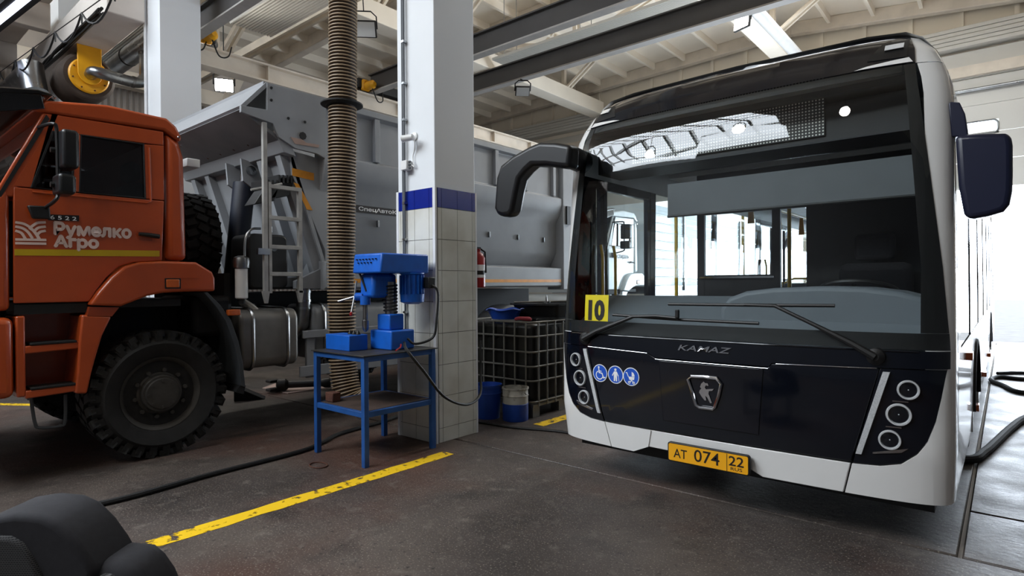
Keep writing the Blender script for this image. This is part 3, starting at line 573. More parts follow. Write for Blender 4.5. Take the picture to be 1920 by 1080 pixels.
MB().lathe(fh+V(.02, -.05, -.15)-V(0, 0, .02), (0, 0, 1), [(0, .005), (.01, .014), (.03, .014), (.04, .006)], 10).build('handle_knob', 'red', dr)
MB().cyl((-4.37, 3.1, 1.58), (-4.30, 3.12, 1.42), .009, 8).build('belt_lever', 'plastic_black', dr)
bx = thing('switch_box', 'blue sheet steel box with three small black knobs beside the drill press', 'box', (-4.5, 2.98, dpz))
MB().box((-4.66, 2.94, dpz), (-4.30, 3.13, dpz+.135)).build('box', 'blue', bx, bevel=.006)
for k in range(3): MB().lathe((-4.46+k*.06, 3.06, dpz+.135), (0, 0, 1), [(0, .022), (.01, .02), (.035, .004)], 10).build('knob', 'plastic_black', bx)
MB().tube(smoothpath([(-4.03, 3.28, dpz+.05), (-3.99, 3.24, dpz+.03), (-3.95, 3.16, dpz+.012)]), .007, 6).build('red_wire_end', 'red', None, 'short red wire end lying on the blue table top', 'wire')
MB().tube(smoothpath([(-3.94, 3.56, 1.47), (-3.9, 3.6, 1.40), (-3.9, 3.58, 1.15), (-3.93, 3.56, 1.0), (-4.0, 3.42, .95), (-4.04, 3.36, 1.0)]), .011, 8).build('motor_cable', 'cable', None, 'black cable looping from drill motor to its base', 'cable')
MB().tube(smoothpath([(-4.045, 3.33, dpz+.06), (-3.96, 3.27, dpz+.03), (-3.895, 3.28, dpz-.04), (-3.87, 3.4, .72), (-3.85, 3.62, .47), (-3.90, 3.95, .34), (-3.98, 4.22, .38), (-4.06, 4.32, .58), (-4.1, 4.36, .9)], 8), .013, 8).build('power_cable', 'cable', None, 'black power cable swagging from the drill press around the column', 'cable')
# loose things on the floor
MB().tube(smoothpath([(-5.6, -.6, .02), (-5.1, .4, .02), on(160, 950, 'Z', .02), on(400, 888, 'Z', .02), on(560, 847, 'Z', .02), on(605, 829, 'Z', .02), on(640, 812, 'Z', .02), (-5.1, 3.95, .02), (-5.35, 4.6, .02)], 8), .019, 8).build('air_hose', 'rubber', None, 'black rubber hose lying past the orange truck under the blue table', 'hose')
MB().tube([on(597+17*math.cos(k*PI/10), 872+5.5*math.sin(k*PI/10), 'Z', .006) for k in range(20)], .005, 5, True).build('wire_ring', 'rust', None, 'small loop of rusty wire on the floor by the yellow line', 'wire')
MB().tube(smoothpath([on(855, 788, 'Z', .012), on(900, 792, 'Z', .012), on(960, 801, 'Z', .012), on(1040, 808, 'Z', .012), on(1090, 816, 'Z', .012), (-2.2, 4.75, .012)], 6), .012, 8).build('floor_cable', 'cable', None, 'thin black cable on the floor from the column to under the bus', 'cable')
MB().tube(smoothpath([(-.7, 5.9, .03), on(1810, 862, 'Z', .03), on(1845, 848, 'Z', .03), on(1868, 828, 'Z', .03), on(1895, 803, 'Z', .03), on(1925, 783, 'Z', .03), (.5, 9.3, .03)], 8), .035, 10).build('air_hose', 'rubber', None, 'thick black hose on the floor beside the bus front wheel', 'hose')
MB().tube(smoothpath([(.9, 10.6, .025), on(1925, 737, 'Z', .025), on(1880, 722, 'Z', .025), on(1858, 712, 'Z', .025), on(1875, 707, 'Z', .025), on(1925, 711, 'Z', .025), (.9, 11.9, .025)], 8), .03, 8).build('air_hose', 'rubber', None, 'black hose bent back on itself on the floor farther along the bus', 'hose')
MB().tube(smoothpath([on(1870, 700, 'Z', .025), on(1900, 699, 'Z', .025), on(1940, 700, 'Z', .025)], 8), .025, 8).build('air_hose', 'rubber', None, 'short stretch of black hose nearest the open gate', 'hose')
# cardboard with a greasy shaft, wheel chock
cp = [on(*p_, 'Z', .004) for p_ in ((492, 728), (520, 718), (610, 712), (625, 726), (540, 738))]
MB().prism([(p_.x, p_.y) for p_ in cp], 'Z', .002, .01).build('cardboard', 'cardboard', None, 'flattened cardboard sheet on the floor under the truck', 'cardboard')
s0 = on(518, 722, 'Z', .1); s1 = on(600, 718, 'Z', .1); ax = (s1-s0).normalized()
sf = thing('propeller_shaft', 'greasy dark propeller shaft lying on the cardboard sheet', 'shaft', (s0.x, s0.y, .01))
MB().lathe(s0, ax, [(0, .05), (.02, .085), (.12, .085), (.16, .05), (.6, .05), (.64, .07), (.72, .07), (.74, .03)], 18).build('shaft', 'grease', sf)
for sg in (-1, 1): MB().box(s0-ax*.1+V(-.03, -.03, sg*.06-.02), s0+ax*.03+V(.03, .03, sg*.06+.02)).build('yoke_ear', 'grease', sf, bevel=.01)
ck = on(440, 750, 'Z', 0); c2 = on(498, 746, 'Z', 0); dk_ = (c2-ck); 
wc = MB(); dn = dk_.normalized(); sd = V(-dn.y, dn.x, 0)
wc.add([ck-sd*.12, ck+sd*.12, c2+sd*.12, c2-sd*.12, ck-sd*.12+V(0, 0, .2), ck+sd*.12+V(0, 0, .2)], [(0, 1, 2, 3), (0, 4, 5, 1), (1, 5, 2), (0, 3, 4), (4, 3, 2, 5)])
wc.build('wheel_chock', 'rubber', None, 'black rubber wheel chock behind the front truck wheel', 'wheel chock', bevel=.01)

# ------------------------------------------------------------------ tank in a cage, and what stands by it
ix0, ix1, iy0, iy1 = -4.96, -3.97, 5.06, 6.2
ib = thing('caged_tank', 'black liquid tank in a galvanised wire cage by the column', 'tank', ((ix0+ix1)/2, (iy0+iy1)/2, 0))
MB().prism(rrect(ix0+.03, iy0+.03, ix1-.03, iy1-.03, .12), 'Z', .15, 1.03).build('bottle', 'ibc_black', ib, bevel=.05, seg=3)
MB().lathe(((ix0+ix1)/2, (iy0+iy1)/2, 1.03), (0, 0, 1), [(0, .09), (.018, .09), (.02, .05)], 18).build('cap', 'plastic_black', ib)
for z in (.17, .40, .56, .72, .89, 1.05):
    MB().tube([(u, v, z) for u, v in rrect(ix0, iy0, ix1, iy1, .09)], .011, 8, True).build('cage_hoop', 'cage', ib)
xs = [ix0+.1+k*(ix1-ix0-.2)/5 for k in range(6)]; ys = [iy0+.1+k*(iy1-iy0-.2)/6 for k in range(7)]
for x in xs:
    for y in (iy0, iy1): MB().cyl((x, y, .12), (x, y, 1.05), .011, 8).build('cage_bar', 'cage', ib)
for y in ys:
    for x in (ix0, ix1): MB().cyl((x, y, .12), (x, y, 1.05), .011, 8).build('cage_bar', 'cage', ib)
for x in (ix0+.02, (ix0+ix1)/2-.06, ix1-.14):
    for y in (iy0+.02, (iy0+iy1)/2-.06, iy1-.14): MB().box((x, y, 0), (x+.12, y+.12, .12)).build('pallet_foot', 'cage', ib)
MB().box((ix0, iy0, .12), (ix1, iy1, .145)).build('pallet_deck', 'cage', ib)
# bucket, drum
bk = thing('bucket', 'dark blue open bucket beside the tiled column', 'bucket', (-4.42, 4.78, 0))
MB().lathe((-4.40, 4.80, 0), (0, 0, 1), [(0, .0), (0, .125), (.30, .148), (.345, .15), (.35, .157), (.37, .157), (.37, .148), (.3, .143), (.02, .12), (.02, 0)], 28).build('body', 'blue_bin', bk); MB().lathe((-4.40, 4.80, .27), (0, 0, 1), [(0, .149), (.008, .153), (.016, .149)], 28).build('rim_ring', 'blue_bin', bk)
MB().tube([(-4.40+.157*math.cos(t*PI/10), 4.80+.157*math.sin(t*PI/10), .372-.05*math.sin(t*PI/10)) for t in range(11)], .004, 5).build('handle', 'steel', bk)
dm = thing('paint_drum', 'small dirty steel drum, white above and blue below', 'drum', (-4.1, 4.93, 0))
dc = (-4.09, 4.90, 0)
MB().lathe(dc, (0, 0, 1), [(0, 0), (0, .135), (.01, .14), (.175, .14), (.18, .145), (.185, .14)], 28).build('lower_band', 'blue_bin', dm); MB().lathe(dc, (0, 0, 1), [(.186, .139), (.265, .139), (.27, .146), (.28, .139), (.335, .139), (.34, .147), (.355, .147), (.355, .135), (.2, .13), (.2, .0)], 28).build('upper_band', 'drum_white', dm)
MB().tube([(dc[0]+.147, dc[1]-.02, .31), (dc[0]+.16, dc[1]-.01, .29), (dc[0]+.15, dc[1]+.03, .28)], .005, 5).build('handle_ear', 'steel', dm)
# on the tank
bs = MB(); bc = V(-4.58, 5.3, 1.062)
rows = []
for (r, z) in ((.0, .0), (.155, 0), (.165, .02), (.19, .09), (.20, .1), (.225, .118), (.23, .112), (.195, .1), (.18, .08), (.15, .02), (0, .015)):
    rows.append([bc+V((r+(.012*math.sin(t*5) if r > .18 else 0))*1.05*math.cos(t*PI/16), (r+(.01*math.cos(t*4) if r > .18 else 0))*.9*math.sin(t*PI/16), z+(.012*math.sin(t*.9) if r > .18 else 0)) for t in range(33)])
MB().grid(rows).build('basin', 'blue_bin', None, 'crumpled blue plastic basin on top of the caged tank', 'basin')
ty = thing('drip_tray', 'black plastic oil tray on top of the caged tank', 'tray', (-4.2, 5.75, 1.06))
MB().prism(rrect(-4.62, 5.55, -4.0, 6.15, .05), 'Z', 1.062, 1.08).build('bottom', 'plastic_black', ty)
rows = [[(u, v, 1.065) for u, v in rrect(-4.60, 5.57, -4.02, 6.13, .05)], [(u, v, 1.24) for u, v in rrect(-4.66, 5.5, -3.97, 6.18, .06)], [(u, v, 1.24) for u, v in rrect(-4.68, 5.48, -3.95, 6.2, .06)], [(u, v, 1.22) for u, v in rrect(-4.68, 5.48, -3.95, 6.2, .06)]]
rows = [r+[r[0]] for r in rows]; MB().grid(rows).build('wall', 'plastic_black', ty)
MB().tube([(-4.6, 5.5, 1.25), (-3.98, 6.1, 1.262)], .012, 8).build('rod', 'steel', None, 'thin steel rod laid across the black oil tray', 'rod')
MB().tube(smoothpath([(-4.3, 5.17, 1.073), (-4.22, 5.14, 1.085), (-4.12, 5.2, 1.073), (-4.2, 5.26, 1.08), (-4.28, 5.2, 1.08)]), .02, 8).build('rag', 'pants_red', None, 'crumpled red rag on the tank beside the blue basin', 'rag')
MB().lathe((-4.2, 5.62, 1.25), (0, 0, 1), [(0, .05), (.015, .05), (.02, .015), (.06, .01), (.09, .004)], 8).build('strainer', 'steel', None, 'small metal strainer cone on the black oil tray', 'strainer')
# ------------------------------------------------------------------ orange dump truck
TX = -5.6
def yz(px, py, x=TX): q = on(px, py, 'X', x); return (q.y, q.z)
def YZ(pts, x=TX): return [yz(a, b, x) for a, b in pts]
T = thing('dump_truck', 'orange cab dump truck with grey tipper body', 'truck', (-6.85, 4, 0))
CABP = []
def cabpart(mb, name, mat, cab=True, **k):
    o = mb.build(name, mat, T, **k)
    if cab: CABP.append(o)
    return o
def plate(poly, th=.03, x=TX): return MB().prism(poly, 'X', x-th, x)
FX = -8.1
# door skin around its windows
arc = YZ([(168, 565), (180, 545), (200, 520), (222, 500), (250, 492), (304, 489)])
low = [(.945, 1.355), (1.385, 1.355)]+arc+[(1.965, 2.215), (.95, 2.215)]
cabpart(plate(low), 'door', 'orange', bevel=.008)
cabpart(plate([(.95, 2.222), (1.055, 2.222), (1.19, 2.67), (1.19, 2.80), (1.215, 2.80)][::-1]), 'door_pillar', 'orange', bevel=.004)
cabpart(plate([(1.19, 2.672), (1.80, 2.69), (1.965, 2.70), (1.965, 2.815), (1.19, 2.80)]), 'door_header', 'orange', bevel=.006)
cabpart(plate([(1.82, 2.222), (1.965, 2.222), (1.965, 2.695), (1.81, 2.68)]), 'door_pillar', 'orange', bevel=.004)
cabpart(plate([(1.31, 2.222), (1.355, 2.222), (1.37, 2.675), (1.325, 2.67)]), 'door_pillar', 'orange', bevel=.004)
for w_ in ([(1.055, 2.222), (1.31, 2.222), (1.325, 2.67), (1.19, 2.67)], [(1.355, 2.222), (1.82, 2.222), (1.81, 2.68), (1.37, 2.675)]):
    cabpart(MB().prism(w_, 'X', TX-.022, TX-.016), 'door_glass', 'dark_glass')
    cabpart(MB().tube([(TX-.006, a, b) for a, b in w_], .010, 6, True), 'window_seal', 'rubber')
raised = YZ([(175, 362), (288, 378), (278, 262), (285, 262), (296, 380), (172, 372)])
cabpart(MB().tube([(TX+.002, 1.06, 2.19), (TX+.002, 1.83, 2.185), (TX+.002, 1.86, 2.2), (TX+.002, 1.85, 2.66)], .009, 6), 'window_crease', 'orange')
# cab back side pillar, roof, walls
cabpart(MB().prism([(1.985, 1.70), (2.15, 1.70), (2.135, 2.62), (2.10, 2.74), (1.985, 2.82)], 'X', TX-.12, TX), 'rear_quarter', 'orange', bevel=.05, seg=3)
cabpart(MB().prism([(1.06, 2.80), (1.97, 2.83), (2.10, 2.75), (2.115, 2.79), (2.07, 2.88), (1.99, 2.94), (1.55, 2.955), (1.15, 2.90)], 'X', FX, TX+.005), 'roof', 'orange', bevel=.03, seg=3)
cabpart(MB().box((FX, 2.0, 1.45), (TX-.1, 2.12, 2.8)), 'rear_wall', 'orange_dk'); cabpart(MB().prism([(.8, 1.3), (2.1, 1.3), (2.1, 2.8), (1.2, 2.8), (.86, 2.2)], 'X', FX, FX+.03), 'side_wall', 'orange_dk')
cabpart(MB().box((FX, .8, 1.3), (TX-.03, 2.1, 1.36)), 'cab_floor', 'dark')
cabpart(MB().prism([(.70, 1.3), (.925, 1.3), (.93, 2.24), (.86, 2.16), (.72, 2.05), (.68, 1.8)], 'X', TX-.3, TX+.005), 'front_corner', 'orange', bevel=.04, seg=3)
cabpart(MB().box((FX, .64, 1.3), (TX-.29, .72, 2.1)), 'front_panel', 'orange')
cabpart(MB().prism([(.70, 1.42), (.715, 1.40), (.715, 1.42)], 'X', FX+.3, TX-.4), 'grille_line', 'dark')
cabpart(MB().prism([(.82, 2.13), (.835, 2.12), (1.17, 2.79), (1.155, 2.80)], 'X', FX+.06, TX-.03), 'windshield', 'side_glass')
cabpart(MB().prism([(.84, 2.14), (.95, 2.14), (1.22, 2.80), (1.13, 2.80)], 'X', TX-.045, TX-.002), 'windshield_pillar', 'orange', bevel=.012)
cabpart(MB().prism([(.86, 2.14), (.88, 2.13), (1.17, 2.76), (1.15, 2.79)], 'X', TX-.03, TX+.004), 'windshield_seal', 'rubber')
# smoked visor
vp = [(.70, 2.72), (.74, 2.83), (.88, 2.93), (1.1, 2.965), (1.2, 2.95), (1.18, 2.93), (1.1, 2.93), (.9, 2.89), (.78, 2.80), (.74, 2.71)]
cabpart(MB().prism(vp, 'X', FX+.02, TX+.02), 'sun_visor', 'visor_black' if 'visor_black' in MATS else M('visor_black', (16, 16, 18), .12, coat=1), bevel=.01)
cabpart(MB().prism([(.72, 2.70), (.74, 2.83), (.9, 2.9), (1.12, 2.93), (1.14, 2.83)], 'X', TX, TX+.015), 'visor_cheek', 'visor_black', bevel=.006)
mk = yz(100, 195); cabpart(MB().prism([(mk[0]-.07, 2.95), (mk[0]+.1, 2.95), (mk[0]+.07, 3.0), (mk[0]+.02, 3.03), (mk[0]-.04, 2.98)], 'X', TX-.45, TX-.3), 'roof_marker', 'visor_black', bevel=.01)
for (a, b) in ((1.2, 2.93), (1.13, 2.91), (2.085, 2.79), (2.1, 2.72)): cabpart(MB().lathe((TX+.005, a, b), (1, 0, 0), [(0, .012), (.006, .008)], 8), 'rivet', 'chrome')
# seats and wheel inside
cabpart(MB().box((TX-.75, 1.5, 1.5), (TX-.25, 1.95, 1.9)), 'seat_base', 'dark', bevel=.05); cabpart(MB().box((TX-.73, 1.78, 1.85), (TX-.27, 1.95, 2.4)), 'seat_back', 'plastic_black', bevel=.06); cabpart(MB().box((TX-.62, 1.8, 2.42), (TX-.38, 1.92, 2.6)), 'headrest', 'plastic_black', bevel=.05)
cabpart(MB().box((TX-1.2, .85, 1.4), (TX-.06, 1.15, 2.12)), 'dashboard', 'plastic_black', bevel=.04)
# fender, step fairing
fen = YZ([(163, 572), (182, 545), (204, 520), (228, 500), (256, 492), (300, 490), (362, 492), (392, 510), (397, 522), (397, 546), (340, 547), (300, 549), (270, 555), (245, 565), (222, 574)])
cabpart(MB().prism(fen, 'X', TX-.5, TX+.075), 'wheel_arch', 'orange', bevel=.02, seg=3)
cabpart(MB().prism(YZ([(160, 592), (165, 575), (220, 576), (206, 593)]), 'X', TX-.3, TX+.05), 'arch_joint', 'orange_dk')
ml = yz(305, 524), yz(330, 539); cabpart(MB().box((TX+.07, ml[0][0], ml[1][1]), (TX+.085, ml[1][0], ml[0][1])), 'side_marker', 'amber', bevel=.006); cabpart(MB().box((TX+.068, ml[0][0]-.01, ml[1][1]-.01), (TX+.08, ml[1][0]+.01, ml[0][1]+.01)), 'marker_frame', 'plastic_black')
for zz in (ml[0][1]+.01, ml[1][1]-.012): cabpart(MB().box((TX+.07, ml[1][0]+.01, zz), (TX+.079, ml[1][0]+.16, zz+.006)), 'crease', 'orange')
lip = YZ([(206, 593), (188, 630), (176, 670), (168, 700), (160, 737)]); ou = YZ([(150, 590), (145, 640), (142, 690), (138, 737)])
cabpart(MB().prism(lip+ou[::-1], 'X', TX-.35, TX+.05), 'step_fairing_rear', 'orange', bevel=.015)
cabpart(MB().prism([(.95, 1.26), (1.005, 1.26), (1.005, .66), (.95, .66)], 'X', TX-.35, TX+.03), 'step_fairing_front', 'orange', bevel=.012)
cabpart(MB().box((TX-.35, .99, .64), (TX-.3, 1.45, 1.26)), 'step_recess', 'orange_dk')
for (pa, pb) in (((40, 640), (140, 652)), ((45, 722), (140, 735))):
    za = yz(90, pa[1]+8)[1]; cabpart(MB().prism([(1.0, za+.01), (1.37, za+.02), (1.37, za-.035), (1.0, za-.05)], 'X', TX-.32, TX+.03), 'step', 'orange', bevel=.01)
    cabpart(MB().box((TX-.12, 1.03, za+.012), (TX+.035, 1.32, za+.03)), 'step_grip', 'rubber', bevel=.004)
cabpart(MB().box((TX-.3, .95, 1.27), (TX-.01, 1.4, 1.345)), 'sill_gap', 'dark')
cabpart(MB().prism([(.30, .66), (.94, .66), (.94, 1.25), (.62, 1.27), (.4, 1.2), (.28, 1.0)], 'X', FX, TX+.04), 'bumper', 'orange', bevel=.05, seg=3)
st = [on(*q, 'X', TX-.03) for q in ((58, 742), (61, 768), (66, 794), (74, 802), (112, 799), (122, 790), (123, 740))]
cabpart(MB().tube(smoothpath(st, 4), .012, 8), 'stirrup_step', 'mudflap')
# mirrors
mx = TX+.22
arm = [on(72, 239, 'X', TX), on(86, 234, 'X', TX+.12), on(100, 232, 'X', mx), on(106, 242, 'X', mx), on(108, 300, 'X', mx), on(109, 360, 'X', mx), on(104, 375, 'X', mx), on(86, 389, 'X', TX+.06)]
cabpart(MB().tube(smoothpath(arm, 4), .013, 8), 'mirror_arm', 'plastic_black')
def mirbox(x0, y0, x1, y1, nm):
    p0 = on(x0, y0, 'X', mx+.02); p1 = on(x1, y1, 'X', mx+.02); w = p1.y-p0.y
    cabpart(MB().prism(rrect(mx-.09, p1.z, mx+.12, p0.z, .03), 'Y', p0.y-.0, p0.y+.10), nm, 'mirror_black', bevel=.02, seg=3); cabpart(MB().prism(rrect(mx-.075, p1.z+.015, mx+.105, p0.z-.015, .02), 'Y', p0.y+.10, p0.y+.104), 'mirror_glass', 'chrome')
mirbox(110, 244, 150, 321, 'mirror_head'); mirbox(104, 326, 146, 369, 'wide_mirror_head')
for py in (281, 346): c = on(105, py, 'X', mx); cabpart(MB().lathe(c-V(.02, 0, 0), (0, 1, 0), [(-.03, .02), (.04, .024), (.06, .012)], 10), 'mirror_clamp', 'plastic_black')
cabpart(plate(YZ([(48, 386), (90, 388), (92, 412), (58, 411)]), .04, TX+.06), 'mirror_bracket', 'plastic_black', bevel=.01)
cabpart(MB().tube([V(TX+.03, *yz(258, 439)), V(TX+.035, *yz(275, 441)), V(TX+.03, *yz(296, 444))], [.014, .018, .02], 8), 'door_handle', 'plastic_black')
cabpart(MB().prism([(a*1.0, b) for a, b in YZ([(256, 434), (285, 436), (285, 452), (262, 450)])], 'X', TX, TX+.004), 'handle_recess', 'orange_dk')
# lettering on the door
nb = YZ([(90, 402), (148, 404), (148, 415), (90, 413)]); MB().prism(nb, 'X', TX, TX+.006).build('model_plate', 'print_black', T)
a = yz(94, 411); b = yz(143, 412.5); text('6 5 2 2', 'model_number', 'print_white', T, (TX+.007, a[0], a[1]), (0, 1, 0), (0, 0, 1), .03, b[0]-a[0], .001, .01)
a = yz(100, 439); b = yz(247, 439); c = yz(100, 416)
M('print_truck', (226, 200, 190), .5)
text('Румелко', 'door_lettering', 'print_truck', T, (TX+.003, a[0], a[1]-.027), (0, 1, 0), (0, 0, 1), c[1]-a[1]+.027, b[0]-a[0]-.012, .001, .01, heavy=.011)
a = yz(100, 463); b = yz(186, 463); c = yz(100, 441); text('Агро', 'door_lettering', 'print_truck', T, (TX+.003, a[0], a[1]-.02), (0, 1, 0), (0, 0, 1), c[1]-a[1]+.02, b[0]-a[0]-.012, .001, .01, heavy=.011)
def lg(pts): o_ = yz(28, 458); return [(yz(x, y)[0]-o_[0], yz(x, y)[1]-o_[1]) for x, y in pts]
def curve(p): return [(v.x, v.y) for v in smoothpath([(a, b, 0) for a, b in lg(p)], 5)]
o_ = yz(28, 458); wd = .018
strokes((TX+.003, o_[0], o_[1]), (0, 1, 0), (0, 0, 1), [('l', curve(q), wd) for q in ([(30, 417), (45, 420), (58, 428), (68, 440), (72, 447)], [(30, 425), (42, 428), (52, 435), (60, 446)], [(30, 433), (40, 437), (47, 447)], [(84, 417), (70, 418), (60, 424), (56, 428)], [(84, 425), (72, 427), (64, 433)], [(84, 433), (75, 435), (69, 441)], [(56, 428), (66, 436), (73, 447)], [(30, 449), (85, 450)], [(30, 456), (85, 457)])], .001).build('door_logo', 'print_truck', T)
MB().prism(YZ([(27, 467), (299, 470), (299, 481), (27, 479)]), 'X', TX, TX+.003).build('door_stripe', 'stripe_yellow', T)
# wheels
def wheel(c, axis, r, w, parent, name='wheel', hub=True):
    c = Vector(c); a = Vector(axis).normalized(); t = bpy.data.objects.new(name, None); COL.objects.link(t); t.location = c; adopt_empty(t, parent)
    ri = r*.56; tr = r-.03
    MB().lathe(c, a, [(-w, ri), (-w*.98, ri+.03), (-w*1.03, r*.8), (-w*.9, tr-.02), (-w*.75, tr), (-w*.25, tr), (-w*.1, tr-.02), (.03, r*.8), (-.005, ri+.03), (-.03, ri), (-.06, ri-.01)], 48).build('tyre', 'tire', t)
    u = a.orthogonal().normalized(); v = a.cross(u); mb = MB(); n = 30
    for k in range(n):
        for s in range(3):
            th = 2*PI*(k+(.5 if s == 1 else 0))/n; e = u*math.cos(th)+v*math.sin(th); g = a.cross(e); R3 = Matrix((a, g, e)).transposed().to_4x4(); R3.translation = c+e*(r-.022)-a*(w*(.14+.36*s))
            mb.box((-w*.155, -.036, -.03), (w*.155, .036, .022), rot=('Z', .35*(s-1))).xf(Matrix.Identity(4)) if False else None
            q = MB().box((-w*.16, -.036, -.03), (w*.16, .034, .022), rot=('Z', .35*(s-1) if s != 1 else .5)); q.xf(R3); mb.add(q.v, q.f)
        for s in (0, 1):
            th = 2*PI*(k+.5*s)/n; e = u*math.cos(th)+v*math.sin(th); g = a.cross(e); R3 = Matrix((a, g, e)).transposed().to_4x4(); R3.translation = c+e*(r-.05)-a*(w*.03 if s == 0 else w*.97)
            q = MB().box((-.02, -.028, -.04), (.02, .028, .03)); q.xf(R3); mb.add(q.v, q.f)
    mb.build('tread', 'tire', t)['kind'] = 'stuff'
    rm = MB().lathe(c, a, [(-.20, .1), (-.16, ri*.75), (-.05, ri*.95), (-.04, ri), (-.015, ri+.012), (-.03, ri-.012), (-.07, ri*.9), (-.09, ri*.72), (-.05, ri*.55), (-.05, ri*.3)], 40).build('rim', 'rim', t)
    if hub:
        MB().lathe(c, a, [(-.06, ri*.52), (-.01, ri*.52), (0, ri*.5), (.0, ri*.44), (.015, ri*.42), (.02, .04)], 28).build('hub', 'rim', t)
        for k in range(10): th = k*PI/5; e = u*math.cos(th)+v*math.sin(th); MB().cyl(c+e*ri*.66-a*.1, c+e*ri*.66-a*.035, .018, 6).build('wheel_nut', 'steel' if False else 'rim', t)
        for k in range(8): th = k*PI/4; e = u*math.cos(th)+v*math.sin(th); MB().cyl(c+e*ri*.36, c+e*ri*.36+a*.024, .012, 6).build('hub_bolt', 'rim', t)
    return t
def adopt_empty(o, parent):
    wl = o.location.copy(); adopt(o, parent); o.location = wl
WR = .545; wy = 1.935
w0 = wheel((TX+.0, wy, WR), (1, 0, 0), WR, .33, T)
def wcopy(src, loc, flip=False):
    c = copy_tree(src, src.parent); c.location = loc
    if flip: c.rotation_euler.z = PI
    return c
WPROTO = w0
wcopy(w0, (FX, wy, WR), True)
for yy in (5.42, 6.84):
    wcopy(w0, (TX-.02, yy, WR)); wcopy(w0, (FX+.02, yy, WR), True)
# dark wheel house, chassis, axles
MB().box((FX+.3, .95, .62), (TX-.52, 2.45, 1.35)).build('engine', 'dark', T)
for x in (-6.5, -7.3): MB().box((x, .6, .82), (x+.1, 8.0, 1.1)).build('frame_rail', 'chassis', T)
for yy in (wy, 5.42, 6.84): MB().cyl((FX+.2, yy, WR), (TX-.2, yy, WR), .09, 12).build('axle', 'chassis', T); MB().lathe((-6.85-.2, yy, WR), (1, 0, 0), [(0, .1), (.1, .22), (.3, .22), (.4, .1)], 16).build('differential', 'chassis', T)
for x in (-6.45, -7.25): MB().box((x-.1, 4.7, .6), (x+.1, 7.6, .72)).build('leaf_spring', 'chassis', T)
MB().box((-7.45, 2.5, .72), (-6.36, 8.0, 1.40)).build('underframe', 'dark', T)
# mudguard strip with lamp
mg = YZ([(384, 548), (408, 572), (428, 600), (442, 640), (450, 680), (455, 725)]); mi = YZ([(377, 548), (400, 575), (418, 602), (433, 642), (443, 682), (446, 722)])
MB().prism(mg+mi[::-1], 'X', TX-.5, TX+.06).build('mudguard', 'mudflap', T, bevel=.004)
MB().prism(YZ([(446, 722), (456, 722), (452, 738), (436, 734)]), 'X', TX-.45, TX+.05).build('mud_flap', 'rubber', T)
c = yz(431, 586); MB().box((TX+.03, c[0]-.05, c[1]-.025), (TX+.09, c[0]+.06, c[1]+.03)).build('marker_lamp', 'amber', T, bevel=.006)
# fuel tank with straps, filter, exhaust, second tank
def tank(y0, y1, z0, z1, x0, x1, mat, nm):
    o = MB().prism(rrect(x0, z0, x1, z1, .11), 'Y', y0, y1).build(nm, mat, T, bevel=.03, seg=3)
    for yy in (y0+.1, y1-.14): MB().tube([(a, yy+.02, b) for a, b in rrect(x0-.008, z0-.008, x1+.008, z1+.008, .11)], .016, 6, True).build('tank_strap', 'steel', T)
    MB().lathe(((x0+x1)/2, y0+(y1-y0)*.4, z1), (0, 0, 1), [(0, .07), (.04, .07), (.05, .05)], 16).build('tank_cap', 'plastic_black', T)
tank(2.62, 3.22, .66, 1.24, -6.25, TX+.0, 'tankalu', 'fuel_tank')
tank(3.45, 4.9, .68, 1.27, -6.3, TX-.08, 'body_grey_in', 'hydraulic_tank')
c = V(TX-.12, *yz(453, 560, TX-.12)); MB().lathe(c, (0, 0, 1), [(0, .05), (.01, .058), (.28, .058), (.29, .06), (.30, .05)], 20).build('fuel_filter', 'filter_white', T); MB().lathe(c+V(0, 0, .30), (0, 0, 1), [(0, .075), (.06, .08), (.10, .07), (.12, .03)], 14).build('filter_head', 'steel', T); MB().lathe(c-V(0, 0, .05), (0, 0, 1), [(0, .03), (.05, .035)], 12).build('filter_bowl', 'chassis', T)
MB().tube(smoothpath([c+V(-.1, .05, -.03), c+V(-.03, .12, -.1), c+V(0, .2, -.2)]), .04, 10).build('filler_pipe', 'alu', T)
e1 = V(TX-.2, *yz(569, 545, TX-.2)); MB().tube([e1+V(0, 0, .05), e1-V(0, 0, .2), e1-V(0, .02, .36), e1-V(.1, .1, .5)], .075, 16).build('exhaust_pipe', 'steel', T)
for dz in (.02, .12, .2): MB().lathe(e1-V(0, 0, dz), (0, 0, 1), [(0, .08), (.025, .08)], 16).build('exhaust_band', 'galv', T)
# side guards
a = yz(565, 640)
MB().box((TX-.04, 3.28, .92), (TX+.0, 5.0, 1.0)).build('side_guard_rail', 'body_grey_in', T, bevel=.006); MB().box((TX-.04, 3.24, .52), (TX+.0, 5.0, .63)).build('side_guard_rail', 'body_grey_in', T, bevel=.006)
MB().box((TX-.07, 3.33, .5), (TX-.03, 3.42, .98)).build('side_guard_post', 'body_grey_in', T); MB().box((TX-.07, 4.8, .5), (TX-.03, 4.88, .98)).build('side_guard_post', 'body_grey_in', T)
